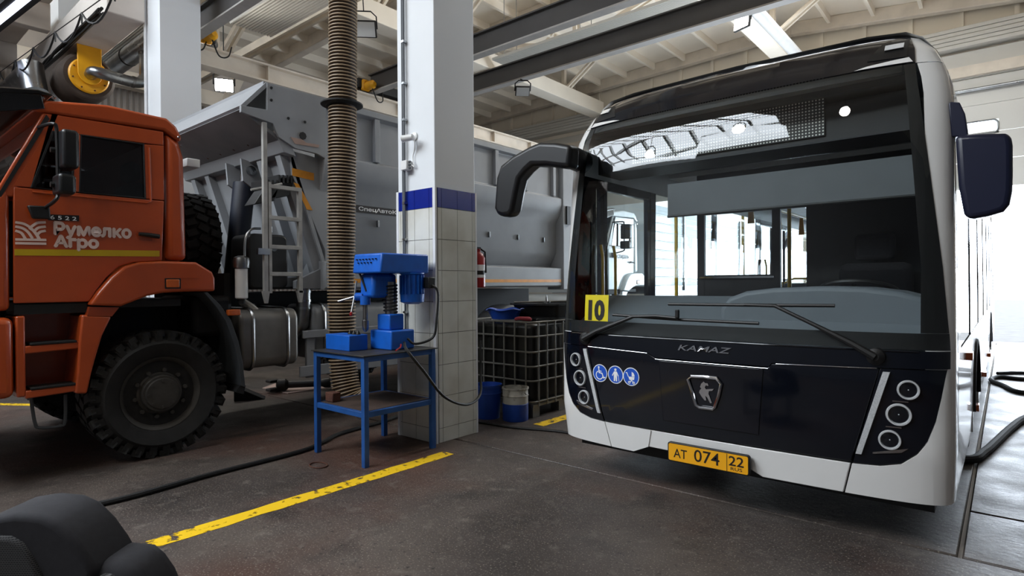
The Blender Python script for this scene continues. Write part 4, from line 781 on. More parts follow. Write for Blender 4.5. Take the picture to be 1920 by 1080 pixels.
# ---- tipper body
def prof(s): return [(-6.85+s*(1.25+q), z) for q, z in ((0, 3.48), (0, 3.41), (-.055, 3.385), (-.055, 2.90), (.01, 2.865), (.01, 2.77), (-.03, 2.62), (-.12, 2.47), (-.12, 1.98), (-.26, 1.755), (0, 1.725), (0, 1.45), (-.04, 1.425), (-.6, 1.425), (-.6, 1.5), (-.34, 1.76), (-.2, 2.0), (-.2, 3.48))]
for s in (1, -1): MB().prism(prof(s), 'Y', 3.54, 7.95).build('body_side', 'body_grey', T, bevel=.006)
MB().box((FX+.3, 3.4, 1.46), (TX-.3, 8.1, 1.56)).build('body_floor', 'body_grey_in', T)
y = 4.24
while y < 7.9: MB().box((TX-.06, y-.035, 2.9), (TX-.002, y+.035, 3.4)).build('body_rib', 'body_grey', T, bevel=.004); y += .7
MB().box((TX-.3, 7.93, 1.38), (TX+.03, 8.24, 3.5)).build('rear_post', 'body_grey', T, bevel=.01); MB().box((FX-.03, 7.93, 1.38), (FX+.3, 8.24, 3.5)).build('rear_post', 'body_grey', T, bevel=.01)
MB().box((FX, 8.05, 1.5), (TX, 8.12, 3.4)).build('tailgate', 'body_grey', T)
c = yz(1065, 405); MB().box((TX+.03, 8.0, c[1]-.15), (TX+.06, 8.1, c[1]+.15)).build('rear_lamp', 'plastic_black', T)
fp = YZ([(455, 203), (502, 156), (606, 185.5), (608, 298), (592, 284), (552, 277), (521, 259), (511, 236), (470, 214)])
fp = [(2.64, 3.20), (2.90, 3.215), (2.90, 3.485), (3.56, 3.485), (3.56, 2.83), (3.45, 2.87), (3.20, 2.885), (3.02, 2.965), (2.96, 3.09), (2.64, 3.135)]
MB().prism(fp, 'X', TX-.03, TX+.006).build('cheek_plate', 'body_grey', T, bevel=.004)
MB().prism([(3.2, 2.88), (3.45, 2.86), (3.68, 2.82), (3.68, 1.44), (3.25, 1.44), (3.25, 1.52), (3.60, 1.68), (3.60, 1.86), (3.30, 2.5), (3.22, 2.62)], 'X', TX-.16, TX-.10).build('front_cheek', 'body_grey', T, bevel=.004)
MB().prism([(2.64, 3.20), (2.67, 3.18), (2.92, 3.46), (2.90, 3.49)], 'X', FX, TX).build('canopy_lip', 'body_grey', T)
MB().prism([(2.88, 3.44), (3.5, 3.3), (3.5, 3.33), (2.88, 3.5)], 'X', FX, TX-.03).build('canopy', 'body_grey', T)
MB().prism([(2.65, 3.17), (2.67, 3.19), (3.06, 2.97), (3.04, 2.94)], 'X', FX, TX-.03).build('headboard_upper', 'body_grey_in', T)
MB().prism([(3.02, 2.97), (3.16, 2.95), (3.22, 2.81), (3.09, 2.83)], 'X', FX, TX-.02).build('headboard_beam', 'body_grey', T, bevel=.006)
MB().prism([(3.18, 2.85), (3.22, 2.85), (3.68, 1.5), (3.64, 1.5)], 'X', FX, TX-.1).build('headboard_lower', 'body_grey', T)
for x in (-5.78, -6.18, -7.5, -7.9): MB().prism([(3.10, 2.82), (3.22, 2.82), (3.66, 1.5), (3.52, 1.5)], 'X', x-.05, x+.05).build('headboard_rib', 'body_grey', T, bevel=.005)
for k in range(7): MB().lathe((TX-.25-k*.33, 3.0, 2.98), (0, -1, 0), [(0, .018), (.02, .012)], 8).build('headboard_bolt', 'rust', T)
a, b = yz(500, 231), yz(526, 259)
MB().prism(YZ([(544, 257), (552, 270), (596, 277), (598, 272), (573, 268), (566, 262)]), 'X', TX+.006, TX+.012).build('wear_patch', 'cardboard', T)
c = yz(567, 255); MB().lathe((TX+.006, *c), (1, 0, 0), [(0, .04), (.008, .04)], 8).build('blanking_plate', 'chassis', T)
for q in ((540, 222), (571, 229), (508, 165), (508, 188)): MB().lathe((TX+.006, *yz(*q)), (1, 0, 0), [(0, .015), (.01, .012)], 8).build('bolt', 'chassis', T)
MB().prism([(3.22, 2.70), (3.47, 2.68), (3.47, 2.60), (3.22, 2.62)], 'X', TX-.10, TX-.096).build('reflective_strip', 'reflex_orange', T)
MB().prism([(3.235, 2.55), (3.29, 2.54), (3.45, 2.28), (3.385, 2.28)], 'X', TX-.10, TX-.096).build('reflective_strip', 'reflex_orange', T)
MB().box((TX-.001, 3.6, 1.5), (TX+.002, 7.9, 1.545)).build('reflective_strip', 'reflex_orange', T)
X2 = TX-.12
sp_ = [yz(668, 384, X2), yz(800, 398, X2), yz(800, 412, X2), yz(668, 397, X2)]; zt = yz(668, 384, X2)[1]; zb_ = yz(668, 398, X2)[1]; y0_, y1_ = yz(668, 390, X2)[0], yz(748, 398, X2)[0]
MB().box((X2, y0_, zb_), (X2+.004, y1_+.05, zt)).build('maker_strip', 'print_black', T)
text('СпецАвтоКа', 'maker_lettering', 'print_white', T, (X2+.005, y0_+.03, zb_+.015), (0, 1, 0), (0, 0, 1), zt-zb_-.03, y1_-y0_-.02, .001, .02)
for px, py in ((707, 420), (916, 440), (970, 445), (1018, 450)): q = yz(px, py, X2); MB().box((X2, q[0]-.012, q[1]-.04), (X2+.03, q[0]+.012, q[1]+.04)).build('rope_hook', 'galv', T, bevel=.005)
c = yz(620, 309); MB().box((TX-.06, c[0]-.05, c[1]-.04), (TX-.02, c[0]+.05, c[1]+.03)).build('latch', 'rust', T)
# ram, bracket, spare wheel
MB().tube([(-6.55, 3.12, 2.62), (-6.55, 2.95, 1.1)], .115, 18).build('hoist_ram', 'navy_ram', T); MB().cyl((-6.55, 3.13, 2.62), (-6.55, 3.14, 2.74), .06, 14).build('ram_rod', 'chrome', T)
for x in (-6.38, -6.74): MB().prism([(3.0, 2.86), (3.3, 2.8), (3.38, 2.5), (3.2, 2.5), (3.02, 2.62)], 'X', x-.015, x+.015).build('ram_bracket', 'body_grey', T)
MB().lathe((-6.36, 3.1, 2.74), (1, 0, 0), [(0, .05), (.03, .05), (.035, .03)], 14).build('ram_pin', 'galv', T)
sw = wcopy(w0, (-6.78, 2.40, 1.93)); sw.name = 'spare_wheel'; sw.rotation_euler = (0, 0, -PI/2)
MB().box((-7.6, 2.6, 1.1), (-5.9, 2.66, 1.6)).build('spare_carrier', 'chassis', T); MB().box((-6.5, 2.3, 2.62), (-5.98, 2.42, 2.7)).build('spare_bracket', 'white_paint', T, bevel=.006)
MB().box((-6.6, 2.25, 1.0), (-5.75, 2.62, 1.38)).build('intake_box', 'dark', T, bevel=.05)
# ladder, chock blocks, tool box
L0 = TX+.02
MB().box((L0-.03, 2.845, 1.42), (L0+.01, 2.885, 3.08)).build('ladder_stile', 'alu', T); MB().box((L0-.03, 2.895, 1.40), (L0+.01, 2.925, 2.5)).build('ladder_stile', 'alu', T); MB().box((L0-.03, 3.215, 1.40), (L0+.01, 3.255, 2.48)).build('ladder_stile', 'alu', T)
for z in (1.57, 1.84, 2.13, 2.44): MB().box((L0-.03, 2.9, z), (L0+.012, 3.24, z+.04)).build('ladder_rung', 'alu', T, bevel=.004)
for yy in (2.87, 3.235): MB().prism([(yy-.04, 1.42), (yy+.03, 1.42), (yy+.01, 1.3), (yy-.01, 1.3)], 'X', L0-.03, L0+.01).build('ladder_foot', 'alu', T)
MB().box((L0-.02, 2.78, 1.78), (L0+.02, 2.9, 1.84)).build('ladder_latch', 'galv', T)
for k, (cy, cz) in enumerate(((2.98, 2.40), (3.14, 2.47))):
    o = MB()
    o.prism([(cy-.16, cz-.12), (cy+.06, cz-.06), (cy+.12, cz+.12), (cy-.02, cz+.10)], 'X', TX-.34, TX-.12); o.build('wheel_chock_block', 'plastic_black', T, bevel=.01)
    for j in range(4): MB().box((TX-.36, cy-.07+j*.045, cz+.06+j*.005), (TX-.10, cy-.05+j*.045, cz+.14+j*.004)).build('chock_ridge', 'plastic_black', T)
MB().tube([(TX-.1, 2.78, 2.42), (TX-.09, 2.95, 2.47), (TX-.09, 3.1, 2.52)], .012, 6).build('chock_strap', 'alu', T)
MB().prism(rrect(2.78, 1.44, 3.2, 2.0, .07), 'X', -6.15, TX-.16).build('tool_box', 'plastic_black', T, bevel=.02); MB().lathe((TX-.16, 3.04, 1.86), (1, 0, 0), [(0, .035), (.015, .035), (.016, .012)], 14).build('tool_box_knob', 'plastic_grey', T)
MB().tube(smoothpath([(TX-.15, 2.74, 1.5), (TX-.15, 2.74, 1.9), (TX-.15, 2.8, 2.03), (TX-.15, 2.9, 2.05)]), .012, 6).build('tool_box_rail', 'steel', T)
MB().lathe((TX-.2, 3.0, 2.02), (0, 0, 1), [(0, .05), (.06, .05), (.07, .03)], 14).build('oil_filler', 'steel', T)
# rear mudguard seen above the tank
pts = [(6.84+.66*math.cos(t*PI/14), WR+.62*math.sin(t*PI/14)) for t in range(15)]; pin = [(6.84+.64*math.cos(t*PI/14), WR+.60*math.sin(t*PI/14)) for t in range(15)]
MB().prism(pts+pin[::-1], 'X', TX-.45, TX+.02).build('rear_mudguard', 'body_grey', T)
pts = [(5.42+.64*math.cos(t*PI/14), WR+.62*math.sin(t*PI/14)) for t in range(15)]; pin = [(5.42+.62*math.cos(t*PI/14), WR+.60*math.sin(t*PI/14)) for t in range(15)]
MB().prism(pts+pin[::-1], 'X', TX-.45, TX+.02).build('rear_mudguard', 'body_grey', T)

# ------------------------------------------------------------------ white truck behind the dump truck
T2 = thing('lorry', 'white cab lorry parked behind the dump truck, seen through the bus', 'truck', T.location+V(-.35, 9.05, 0))
def recol(o, p):
    c = o.copy(); COL.objects.link(c); c.parent = p; c.matrix_parent_inverse = o.matrix_parent_inverse.copy()
    for ch in o.children: recol(ch, c)
    if o.type == 'MESH' and o.data.materials[0].name in ('orange', 'orange_dk'):
        c.data = o.data.copy(); c.data.materials[0] = MATS['truckwhite']
    return c
for o in CABP: recol(o, T2)
for s in [w0]+[c for c in T.children if c.name.startswith('wheel.') and c.type == 'EMPTY']: recol(s, T2)
DX, DY = -.35, 9.05
for x in (-6.85,): MB().box((x-.4+DX, .9+DY, .8), (x+.4+DX, 8.4+DY, 1.1)).build('frame', 'chassis', T2)
MB().box((FX+DX, 2.5+DY, 1.25), (TX+DX, 8.3+DY, 1.4)).build('deck', 'galv', T2)
for k in range(9):
    for x in (TX+DX-.03, FX+DX): MB().box((x, 2.5+DY, 1.42+k*.2), (x+.03, 8.3+DY, 1.42+k*.2+.19)).build('side_board', 'truckwhite', T2, bevel=.012)
for yy in (2.5, 4.4, 6.3, 8.26): MB().box((TX+DX-.01, yy+DY, 1.3), (TX+DX+.04, yy+DY+.06, 3.25)).build('side_post', 'galv', T2)
MB().box((FX+DX, 2.5+DY, 1.4), (TX+DX, 2.54+DY, 3.22)).build('head_board', 'truckwhite', T2)
text('Агроспираль', 'door_lettering', 'print_black', T2, (TX+DX+.004, 1.0+DY, 1.95), (0, 1, 0), (0, 0, 1), .13, .75, .001, .0)
# ------------------------------------------------------------------ city bus
XC = -1.455; BY1 = 15.7
ZT = [.2, .28, .55, .95, 1.15, 1.3, 2.3, 2.55, 2.67, 2.8, 2.9, 2.97, 3.0]
YT = [3.74, 3.72, 3.68, 3.68, 3.70, 3.71, 3.80, 3.84, 3.89, 3.97, 4.06, 4.18, 4.36]
WT = [1.23, 1.24, 1.25, 1.25, 1.25, 1.25, 1.24, 1.23, 1.20, 1.15, 1.08, 1.0, .9]
def itp(z, T): return float(np.interp(z, ZT, T))
def SF(x, z):
    u = min(abs(x-XC)/itp(z, WT), 1.0); return itp(z, YT)+.05*u*u+.30*(1-(1-u**6)**(1/6))
def fr(px, py):
    y = 3.75
    for _ in range(40): p = on(px, py, 'Y', y); y = .7*y+.3*SF(p.x, p.z)
    return (p.x, p.z)
def FR(pts): return [fr(*p) for p in pts]
def mir(pts): return [(2*XC-a, b) for a, b in pts][::-1]
def patch(poly, off=.004, th=.012, step=.05, S=SF):       # a sheet cut to poly (x, z) and bent onto the bus front
    bm = bmesh.new(); f = bm.faces.new([bm.verts.new((a, 0, b)) for a, b in poly])
    f.normal_update(); bmesh.ops.triangulate(bm, faces=[f])
    x0, x1 = min(a for a, b in poly), max(a for a, b in poly); z0, z1 = min(b for a, b in poly), max(b for a, b in poly)
    xs = []; x = x0+step
    while x < x1-.001: xs.append(x); x += step
    for s in (-1, 1):
        for u in (.90, .93, .955, .972, .985): xs.append(XC+s*u*1.245)
    for x in xs:
        if x0+.002 < x < x1-.002: bmesh.ops.bisect_plane(bm, geom=bm.verts[:]+bm.edges[:]+bm.faces[:], plane_co=(x, 0, 0), plane_no=(1, 0, 0))
    for z in [z for z in ZT if z0+.005 < z < z1-.005]+[z0+(z1-z0)*k/4 for k in (1, 2, 3)]: bmesh.ops.bisect_plane(bm, geom=bm.verts[:]+bm.edges[:]+bm.faces[:], plane_co=(0, 0, z), plane_no=(0, 0, 1))
    bmesh.ops.dissolve_limit(bm, angle_limit=.0, verts=bm.verts, edges=[]) if False else None
    bm.verts.index_update(); n = len(bm.verts); mb = MB()
    A = [(v.co.x, S(v.co.x, v.co.z)-off, v.co.z) for v in bm.verts]; Bk = [(v.co.x, S(v.co.x, v.co.z)-off+th, v.co.z) for v in bm.verts]
    fs = [tuple(v.index for v in f.verts) for f in bm.faces]; bd = [(e.verts[0].index, e.verts[1].index) for e in bm.edges if len(e.link_faces) == 1]
    mb.add(A+Bk, fs+[tuple(i+n for i in f[::-1]) for f in fs]+[(a, b, b+n, a+n) for a, b in bd]); bm.free(); return mb
BUS = thing('city_bus', 'white city bus with black glossy front and yellow number ten card', 'bus', (XC, 9.7, 0))
def bp(mb, name, mat, **k): return mb.build(name, mat, BUS, **k)
def basis(x, z, off=.006):
    e = .01; dx = V(2*e, SF(x+e, z)-SF(x-e, z), 0).normalized(); dz = V(0, SF(x, z+e)-SF(x, z-e), 2*e).normalized(); n = dx.cross(dz)
    return V(x, SF(x, z), z)+n*off, dx, dz, n
ZC, ZW = 1.108, 2.69                              # windshield foot and head
RB = [(-.226, 1.113), (-.259, 1.549), (-.312, 2.037), (-.365, 2.5), (-.39, ZW)]
LBm = mir(RB)
# glass and its black print
bp(patch([(LBm[-1][0], ZC)]+[(RB[0][0], ZC)]+RB+LBm, .009, .005, .06), 'windshield', 'windshield')
def band(poly, nm='glass_print'): bp(patch(poly, .0035, .002), nm, 'plastic_black')
band([(LBm[-1][0], ZC), (RB[0][0], ZC), (RB[0][0]-.005, 1.195), (LBm[-1][0]+.005, 1.195)])
inR = [(-.35, 1.197), (-.35, 1.549), (-.385, 2.037), (-.42, 2.5), (-.44, ZW)]
band([(RB[0][0]-.006, 1.197)]+RB[1:]+inR[::-1]); band(mir([(RB[0][0]-.006, 1.197)]+RB[1:]+inR[::-1]))
band([(-.45, ZW), (-.45, 2.64), (2*XC+.45, 2.64), (2*XC+.45, ZW)])
# roof cowl
cow = [(LBm[0][0], ZW+.006), (RB[-1][0], ZW+.006), (-.40, 2.80), (-.43, 2.9), (-.48, 2.965), (-.6, 2.985), (XC, 2.992)]
bp(patch(cow[:-1]+[(XC, 2.99)]+mir(cow[1:-1])[:-1], .012, .03), 'roof_cowl', 'bus_black')
for s in (1, -1):
    m_ = (lambda P: P) if s > 0 else mir
    rec = [(-.43, 2.74), (-.43, 2.88), (-.56, 2.865), (-.62, 2.75)]; bp(patch(m_(rec), .016, .008), 'marker_recess', 'plastic_black')
    bp(patch(m_([(-.45, 2.81), (-.45, 2.85), (-.54, 2.845), (-.54, 2.805)]), .03, .016), 'marker_lamp', 'lens')
    bp(patch(m_([(-.40, 2.70), (-.42, 2.735), (-.62, 2.715), (-.68, 2.70)]), .018, .012), 'cowl_trim', 'bus_white')
# lower black front, in three panels with open joints
BR = [(-.226, 1.10), (-.242, .989), (-.262, .86), (-.285, .738), (-.32, .63), (-.363, .563), (-.434, .50), (-.53, .475), (-.655, .467)]
pl = [(-2.245, .472), (-.665, .472), (-.53, 1.0), (-1.08, .985), (-1.095, .962), (-1.825, .962), (-1.885, .99), (-2.385, 1.002)]
bp(patch([(2*XC+.226, ZC-.006), (2*XC+.226, 1.012), (-2.385, 1.008), (-1.89, .996), (-1.83, .968), (-1.09, .968), (-1.075, .991), (-.53, 1.006), (-.226, 1.012), (-.226, ZC-.006)][::-1], .014, .02), 'front_strip', 'bus_black', bevel=.004)
bp(patch(pl, .010, .02), 'front_flap', 'bus_black', bevel=.004)
hr = [(-.525, 1.004), (-.236, 1.006)]+BR[1:]
bp(patch(hr, .006, .02), 'headlamp_panel', 'bus_black', bevel=.003); bp(patch(mir(hr), .006, .02), 'headlamp_panel', 'bus_black', bevel=.003)
bp(patch([(-1.80, .95), (-1.12, .95), (-1.15, .55), (-1.77, .55)], .016, .012), 'centre_panel', 'bus_black', bevel=.004)
for q in ([(-2.385, 1.005), (-1.89, .993)], [(-1.825, .957), (-1.095, .957)], [(-1.05, .988), (-.54, 1.002)]): bp(MB().tube([(a+(c-a)*t/8, SF(a+(c-a)*t/8, b+(d-b)*t/8)-.017, b+(d-b)*t/8) for (a, b), (c, d) in [q] for t in range(9)], .0016, 5), 'edge_line', 'chrome')  # thin chrome tubes stand in for highlights along the panel edges
bp(MB().tube([(x, SF(x, 1.098)-.018, 1.098) for x in [XC-1.1+k*.1 for k in range(23)]], .004, 5), 'edge_line', 'bus_black')
# headlamps
for s in (1, -1):
    f = (lambda x: x) if s > 0 else (lambda x: 2*XC-x)
    P_ = [(f(-.494), .991), (f(-.628), .523)]
    bp(patch([(f(-.480), .985), (f(-.512), .985), (f(-.640), .525), (f(-.612), .525)][::s], .022, .016), 'light_strip', M('led_strip', (196, 198, 200), .3, var=.25, scale=160))
    for (x, z, r) in ((-.402, .896, .047), (-.444, .761, .054), (-.484, .621, .048)):
        o, a, b, n = basis(f(x), z, .008)
        lm = bp(MB().lathe(o, n, [(-.03, r*1.05), (.004, r*1.12), (.012, r*1.06), (.012, r*.92), (-.012, r*.82), (-.02, r*.4)], 26), 'headlamp', 'reflector')
        MB().lathe(o, n, [(-.005, r*.9), (.006, r*.8), (.012, r*.45), (.014, .002)], 22).build('lamp_lens', 'clear_glass', lm)
        MB().lathe(o, n, [(-.02, r*.5), (-.01, r*.45), (-.004, r*.2), (-.002, .002)], 18).build('projector', 'lens', lm)
    bp(patch([(f(-.43), .56), (f(-.40), .585), (f(-.56), .545), (f(-.56), .535)][::s], .012, .01), 'lamp_blade', 'chrome')
    for z, x in ((.835, -.40), (.695, -.43)): bp(patch([(f(x), z), (f(x), z-.006), (f(x-.07), z-.006), (f(x-.07), z)][::-s], .012, .01), 'lamp_blade', 'chrome')
# white bumper: three sections; the middle one has the plate recess
bb = .285
cornerB = [(-.235, bb), (-.25, bb)]
rs = [(-.660, .461)]+[(a, b-.006) for a, b in BR[::-1][1:]]+[(-.222, 1.10), (-.2065, 1.10), (-.2085, .7), (-.213, .4), (-.222, bb), (-.700, bb)]
bp(patch(rs[::-1], .008, .03), 'bumper_corner', 'bus_white', bevel=.006); bp(patch(mir(rs[::-1]), .008, .03), 'bumper_corner', 'bus_white', bevel=.006)
mid = [(-.668, .462), (-.708, bb), (-1.02, bb), (-1.16, .36), (-1.20, .465)]; bp(patch([(-.668, .462), (-.708, bb), (-1.14, bb), (-1.24, .335), (-1.27, .462)][::-1], .010, .03), 'bumper', 'bus_white', bevel=.006)
bp(patch([(-2.242, .462), (-2.202, bb), (-2.02, bb), (-1.90, .34), (-1.87, .462)], .010, .03), 'bumper', 'bus_white', bevel=.006)
bp(patch([(-1.872, .462), (-1.905, .34), (-1.235, .335), (-1.268, .462)], .004, .03), 'plate_recess', 'bus_white', bevel=.004)
# number plate
py = 3.655; pc = [on(*q, 'Y', py) for q in ((1252, 828), (1404, 853), (1404, 891), (1252, 862))]
px0, px1 = -1.80, -1.265; pz0, pz1 = .325, .44
px0 = pc[0].x; px1 = px0+.535; pz1 = (pc[0].z+pc[1].z)/2; pz0 = pz1-.128
bp(MB().prism(rrect(px0, pz0, px1, pz1, .018), 'Y', py-.004, py+.02), 'plate_frame', 'plastic_black', bevel=.004)
bp(MB().prism(rrect(px0+.010, pz0+.009, px1-.010, pz1-.009, .01), 'Y', py-.008, py), 'number_plate', 'plate_yellow')
sx = px0+.395
bp(MB().box((sx, py-.0095, pz0+.01), (sx+.003, py-.007, pz1-.01)), 'plate_line', 'print_black')
rx, uz = (1, 0, 0), (0, 0, 1)
text('AT', 'plate_lettering', 'print_black', BUS, (px0+.045, py-.008, pz0+.032), rx, uz, .058, .092, .001, .005)
text('074', 'plate_lettering', 'print_black', BUS, (px0+.185, py-.008, pz0+.030), rx, uz, .078, .165, .001, .005)
text('22', 'plate_lettering', 'print_black', BUS, (px0+.408, py-.008, pz0+.048), rx, uz, .06, .092, .001, .01)
text('RUS', 'plate_lettering', 'print_black', BUS, (px0+.42, py-.008, pz0+.02), rx, uz, .02, .07, .001, .005)
# maker letters, emblem
o, a, b, n = basis(-1.49, 1.045, .016); text('KAMAZ', 'maker_lettering', 'chrome', BUS, o-V(.172, 0, .018), a, b, .036, .352, .008, .012, .25)
def em(pts): return [(1240+x/5.144, 690+y/5.144) for x, y in pts]
ring = [fr(*q) for q in em([(275, 105), (305, 75), (425, 80), (545, 95), (592, 150), (565, 270), (528, 375), (510, 388), (450, 380), (385, 372), (352, 350), (315, 240)])]
bp(MB().tube([(x, SF(x, z)-.026, z) for x, z in ring], .0115, 8, True), 'emblem_ring', 'chrome')
bp(patch(ring, .019, .004), 'emblem_field', 'bus_black')
horse = [fr(*q) for q in em([(425, 125), (436, 140), (462, 142), (470, 165), (458, 168), (446, 160), (434, 182), (446, 200), (522, 195), (505, 214), (474, 217), (470, 243), (482, 275), (502, 330), (486, 335), (460, 282), (440, 262), (449, 308), (432, 306), (402, 268), (380, 230), (386, 208), (402, 192), (388, 178), (400, 145)])]
bp(patch(horse, .026, .006), 'emblem_horse', 'chrome')
# round pictogram stickers
def sticker(x, z, items):
    o, a, b, n = basis(x, z, .012); R = .0645
    st = bp(strokes(o, a, b, [('d', (0, 0), R)], .0012), 'sticker', 'print_white')
    strokes(o+n*.0012, a, b, [('d', (0, 0), R*.91)], .0008).build('sticker_field', 'print_blue', st)
    k = R/1.0; sc = []
    for it in items:
        if it[0] == 'l': sc.append(('l', [(p*k, q*k) for p, q in it[1]], it[2]*k))
        elif it[0] == 'd': sc.append(('d', (it[1][0]*k, it[1][1]*k), it[2]*k))
        elif it[0] == 'p': sc.append(('p', [(p*k, q*k) for p, q in it[1]]))
        else: sc.append(('r', (it[1][0]*k, it[1][1]*k), it[2]*k, it[3]*k)+tuple(it[4:]))
    strokes(o+n*.002, a, b, sc, .0008).build('sticker_pictogram', 'print_white', st)
sticker(-2.274, .818, [('d', (-.16, .66), .12), ('l', [(-.16, .5), (-.1, .05), (.3, .0), (.5, -.5), (.72, -.42)], .12), ('l', [(-.12, .25), (.2, .22)], .1), ('r', (-.05, -.22), .46, .11, 2.0, 5.9)])
sticker(-2.140, .820, [('d', (0, .55), .15), ('p', [(-.16, .36), (.16, .36), (.2, -.1), (.22, -.72), (.06, -.72), (0, -.2), (-.06, -.72), (-.22, -.72), (-.2, -.1)]), ('l', [(-.14, .3), (-.38, -.1)], .12), ('l', [(.14, .3), (.36, -.1)], .12), ('l', [(.38, -.1), (.48, -.72)], .05)])
sticker(-2.013, .818, [('p', [(-.32, .0), (.44, .0), (.38, -.32), (-.2, -.34)]), ('p', [(.1, .04), (.1, .55), (.32, .42), (.44, .2), (.44, .04)]), ('l', [(-.62, .4), (-.5, .4), (-.32, 0)], .09), ('l', [(.18, -.34), (-.18, -.6)], .07), ('l', [(-.02, -.34), (.32, -.62)], .07), ('r', (-.2, -.62), .12, .07), ('r', (.34, -.64), .12, .07)])
# number card behind the glass
cd_ = bp(patch([(-2.44, 1.195), (-2.225, 1.195), (-2.225, 1.388), (-2.44, 1.388)], .002, .002), 'number_card', 'sign_yellow')
o, a, b, n = basis(-2.33, 1.2, .0028); text('10', 'card_number', 'print_black', BUS, o-a*.075+V(0, 0, -.003), a, b, .155, .15, .001, .05)
# wipers
def sp3(px, py_, off): x, z = fr(px, py_); return V(x, SF(x, z)-off, z)
for arm_, blade in (([(1100, 634), (1125, 620), (1193, 593), (1235, 592), (1277, 596)], [(1152, 590), (1275, 599), (1425, 606)]), ([(1643, 668), (1600, 643), (1530, 608), (1457, 573), (1400, 571)], [(1256, 570), (1400, 572), (1567, 573)])):
    bp(MB().tube([sp3(*q, .045) for q in arm_], [.022, .018, .012, .011, .010], 8), 'wiper_arm', 'plastic_black')
    bp(MB().tube([sp3(*q, .022) for q in blade], .010, 8), 'wiper_blade', 'plastic_black')
    c = sp3(*arm_[0], .03); bp(MB().lathe(c+V(0, .03, 0), (0, -1, 0), [(0, .05), (.03, .045), (.05, .02)], 14), 'wiper_pivot', 'plastic_black')
c = sp3(1276, 590, .05); bp(MB().box(c-V(.012, .012, .02), c+V(.012, .012, .035)), 'wiper_clip', 'plastic_black', bevel=.004)
# ---- body shell
def cornerpts(s, z, n=14, u0=.90):
    w = itp(z, WT); y0 = itp(z, YT); th0 = math.acos(u0**3); out = []
    for k in range(n+1):
        t = th0*(1-k/n); u = math.cos(t)**(1/3); v = math.sin(t)**(1/3) if t > 1e-9 else 0
        out.append((XC+s*w*u, y0+.05*u*u+.30*(1-v), z))
    return out
for s, nm in ((1, 'corner_pillar'), (-1, 'corner_pillar')):
    zs = [.285, .4, .55, .75, .95, 1.1, 1.3, 1.6, 2.0, 2.3, 2.5, 2.6, 2.69]
    bp(MB().grid([cornerpts(s, z) for z in zs]), nm, 'bus_white', recalc=True)
    bp(MB().grid([cornerpts(s, z, 14, .86) for z in (2.695, 2.75, 2.8, 2.85, 2.9, 2.94, 2.97)]), 'cowl_corner', 'bus_white')
SY0 = 4.06
def side(s, z0, z1, y0, y1, nm, mat, out=0, n=3):
    zs = [z0+(z1-z0)*k/n for k in range(n+1)]; mb = MB()
    rows = [[(XC+s*(itp(z, WT)+out), y0, z) for z in zs], [(XC+s*(itp(z, WT)+out), y1, z) for z in zs]]
    rows += [[(XC+s*(itp(z, WT)+out-.03), y1, z) for z in zs], [(XC+s*(itp(z, WT)+out-.03), y0, z) for z in zs]]
    return bp(mb.grid(rows, True), nm, mat)
wyf, wyr = 6.45, 12.4
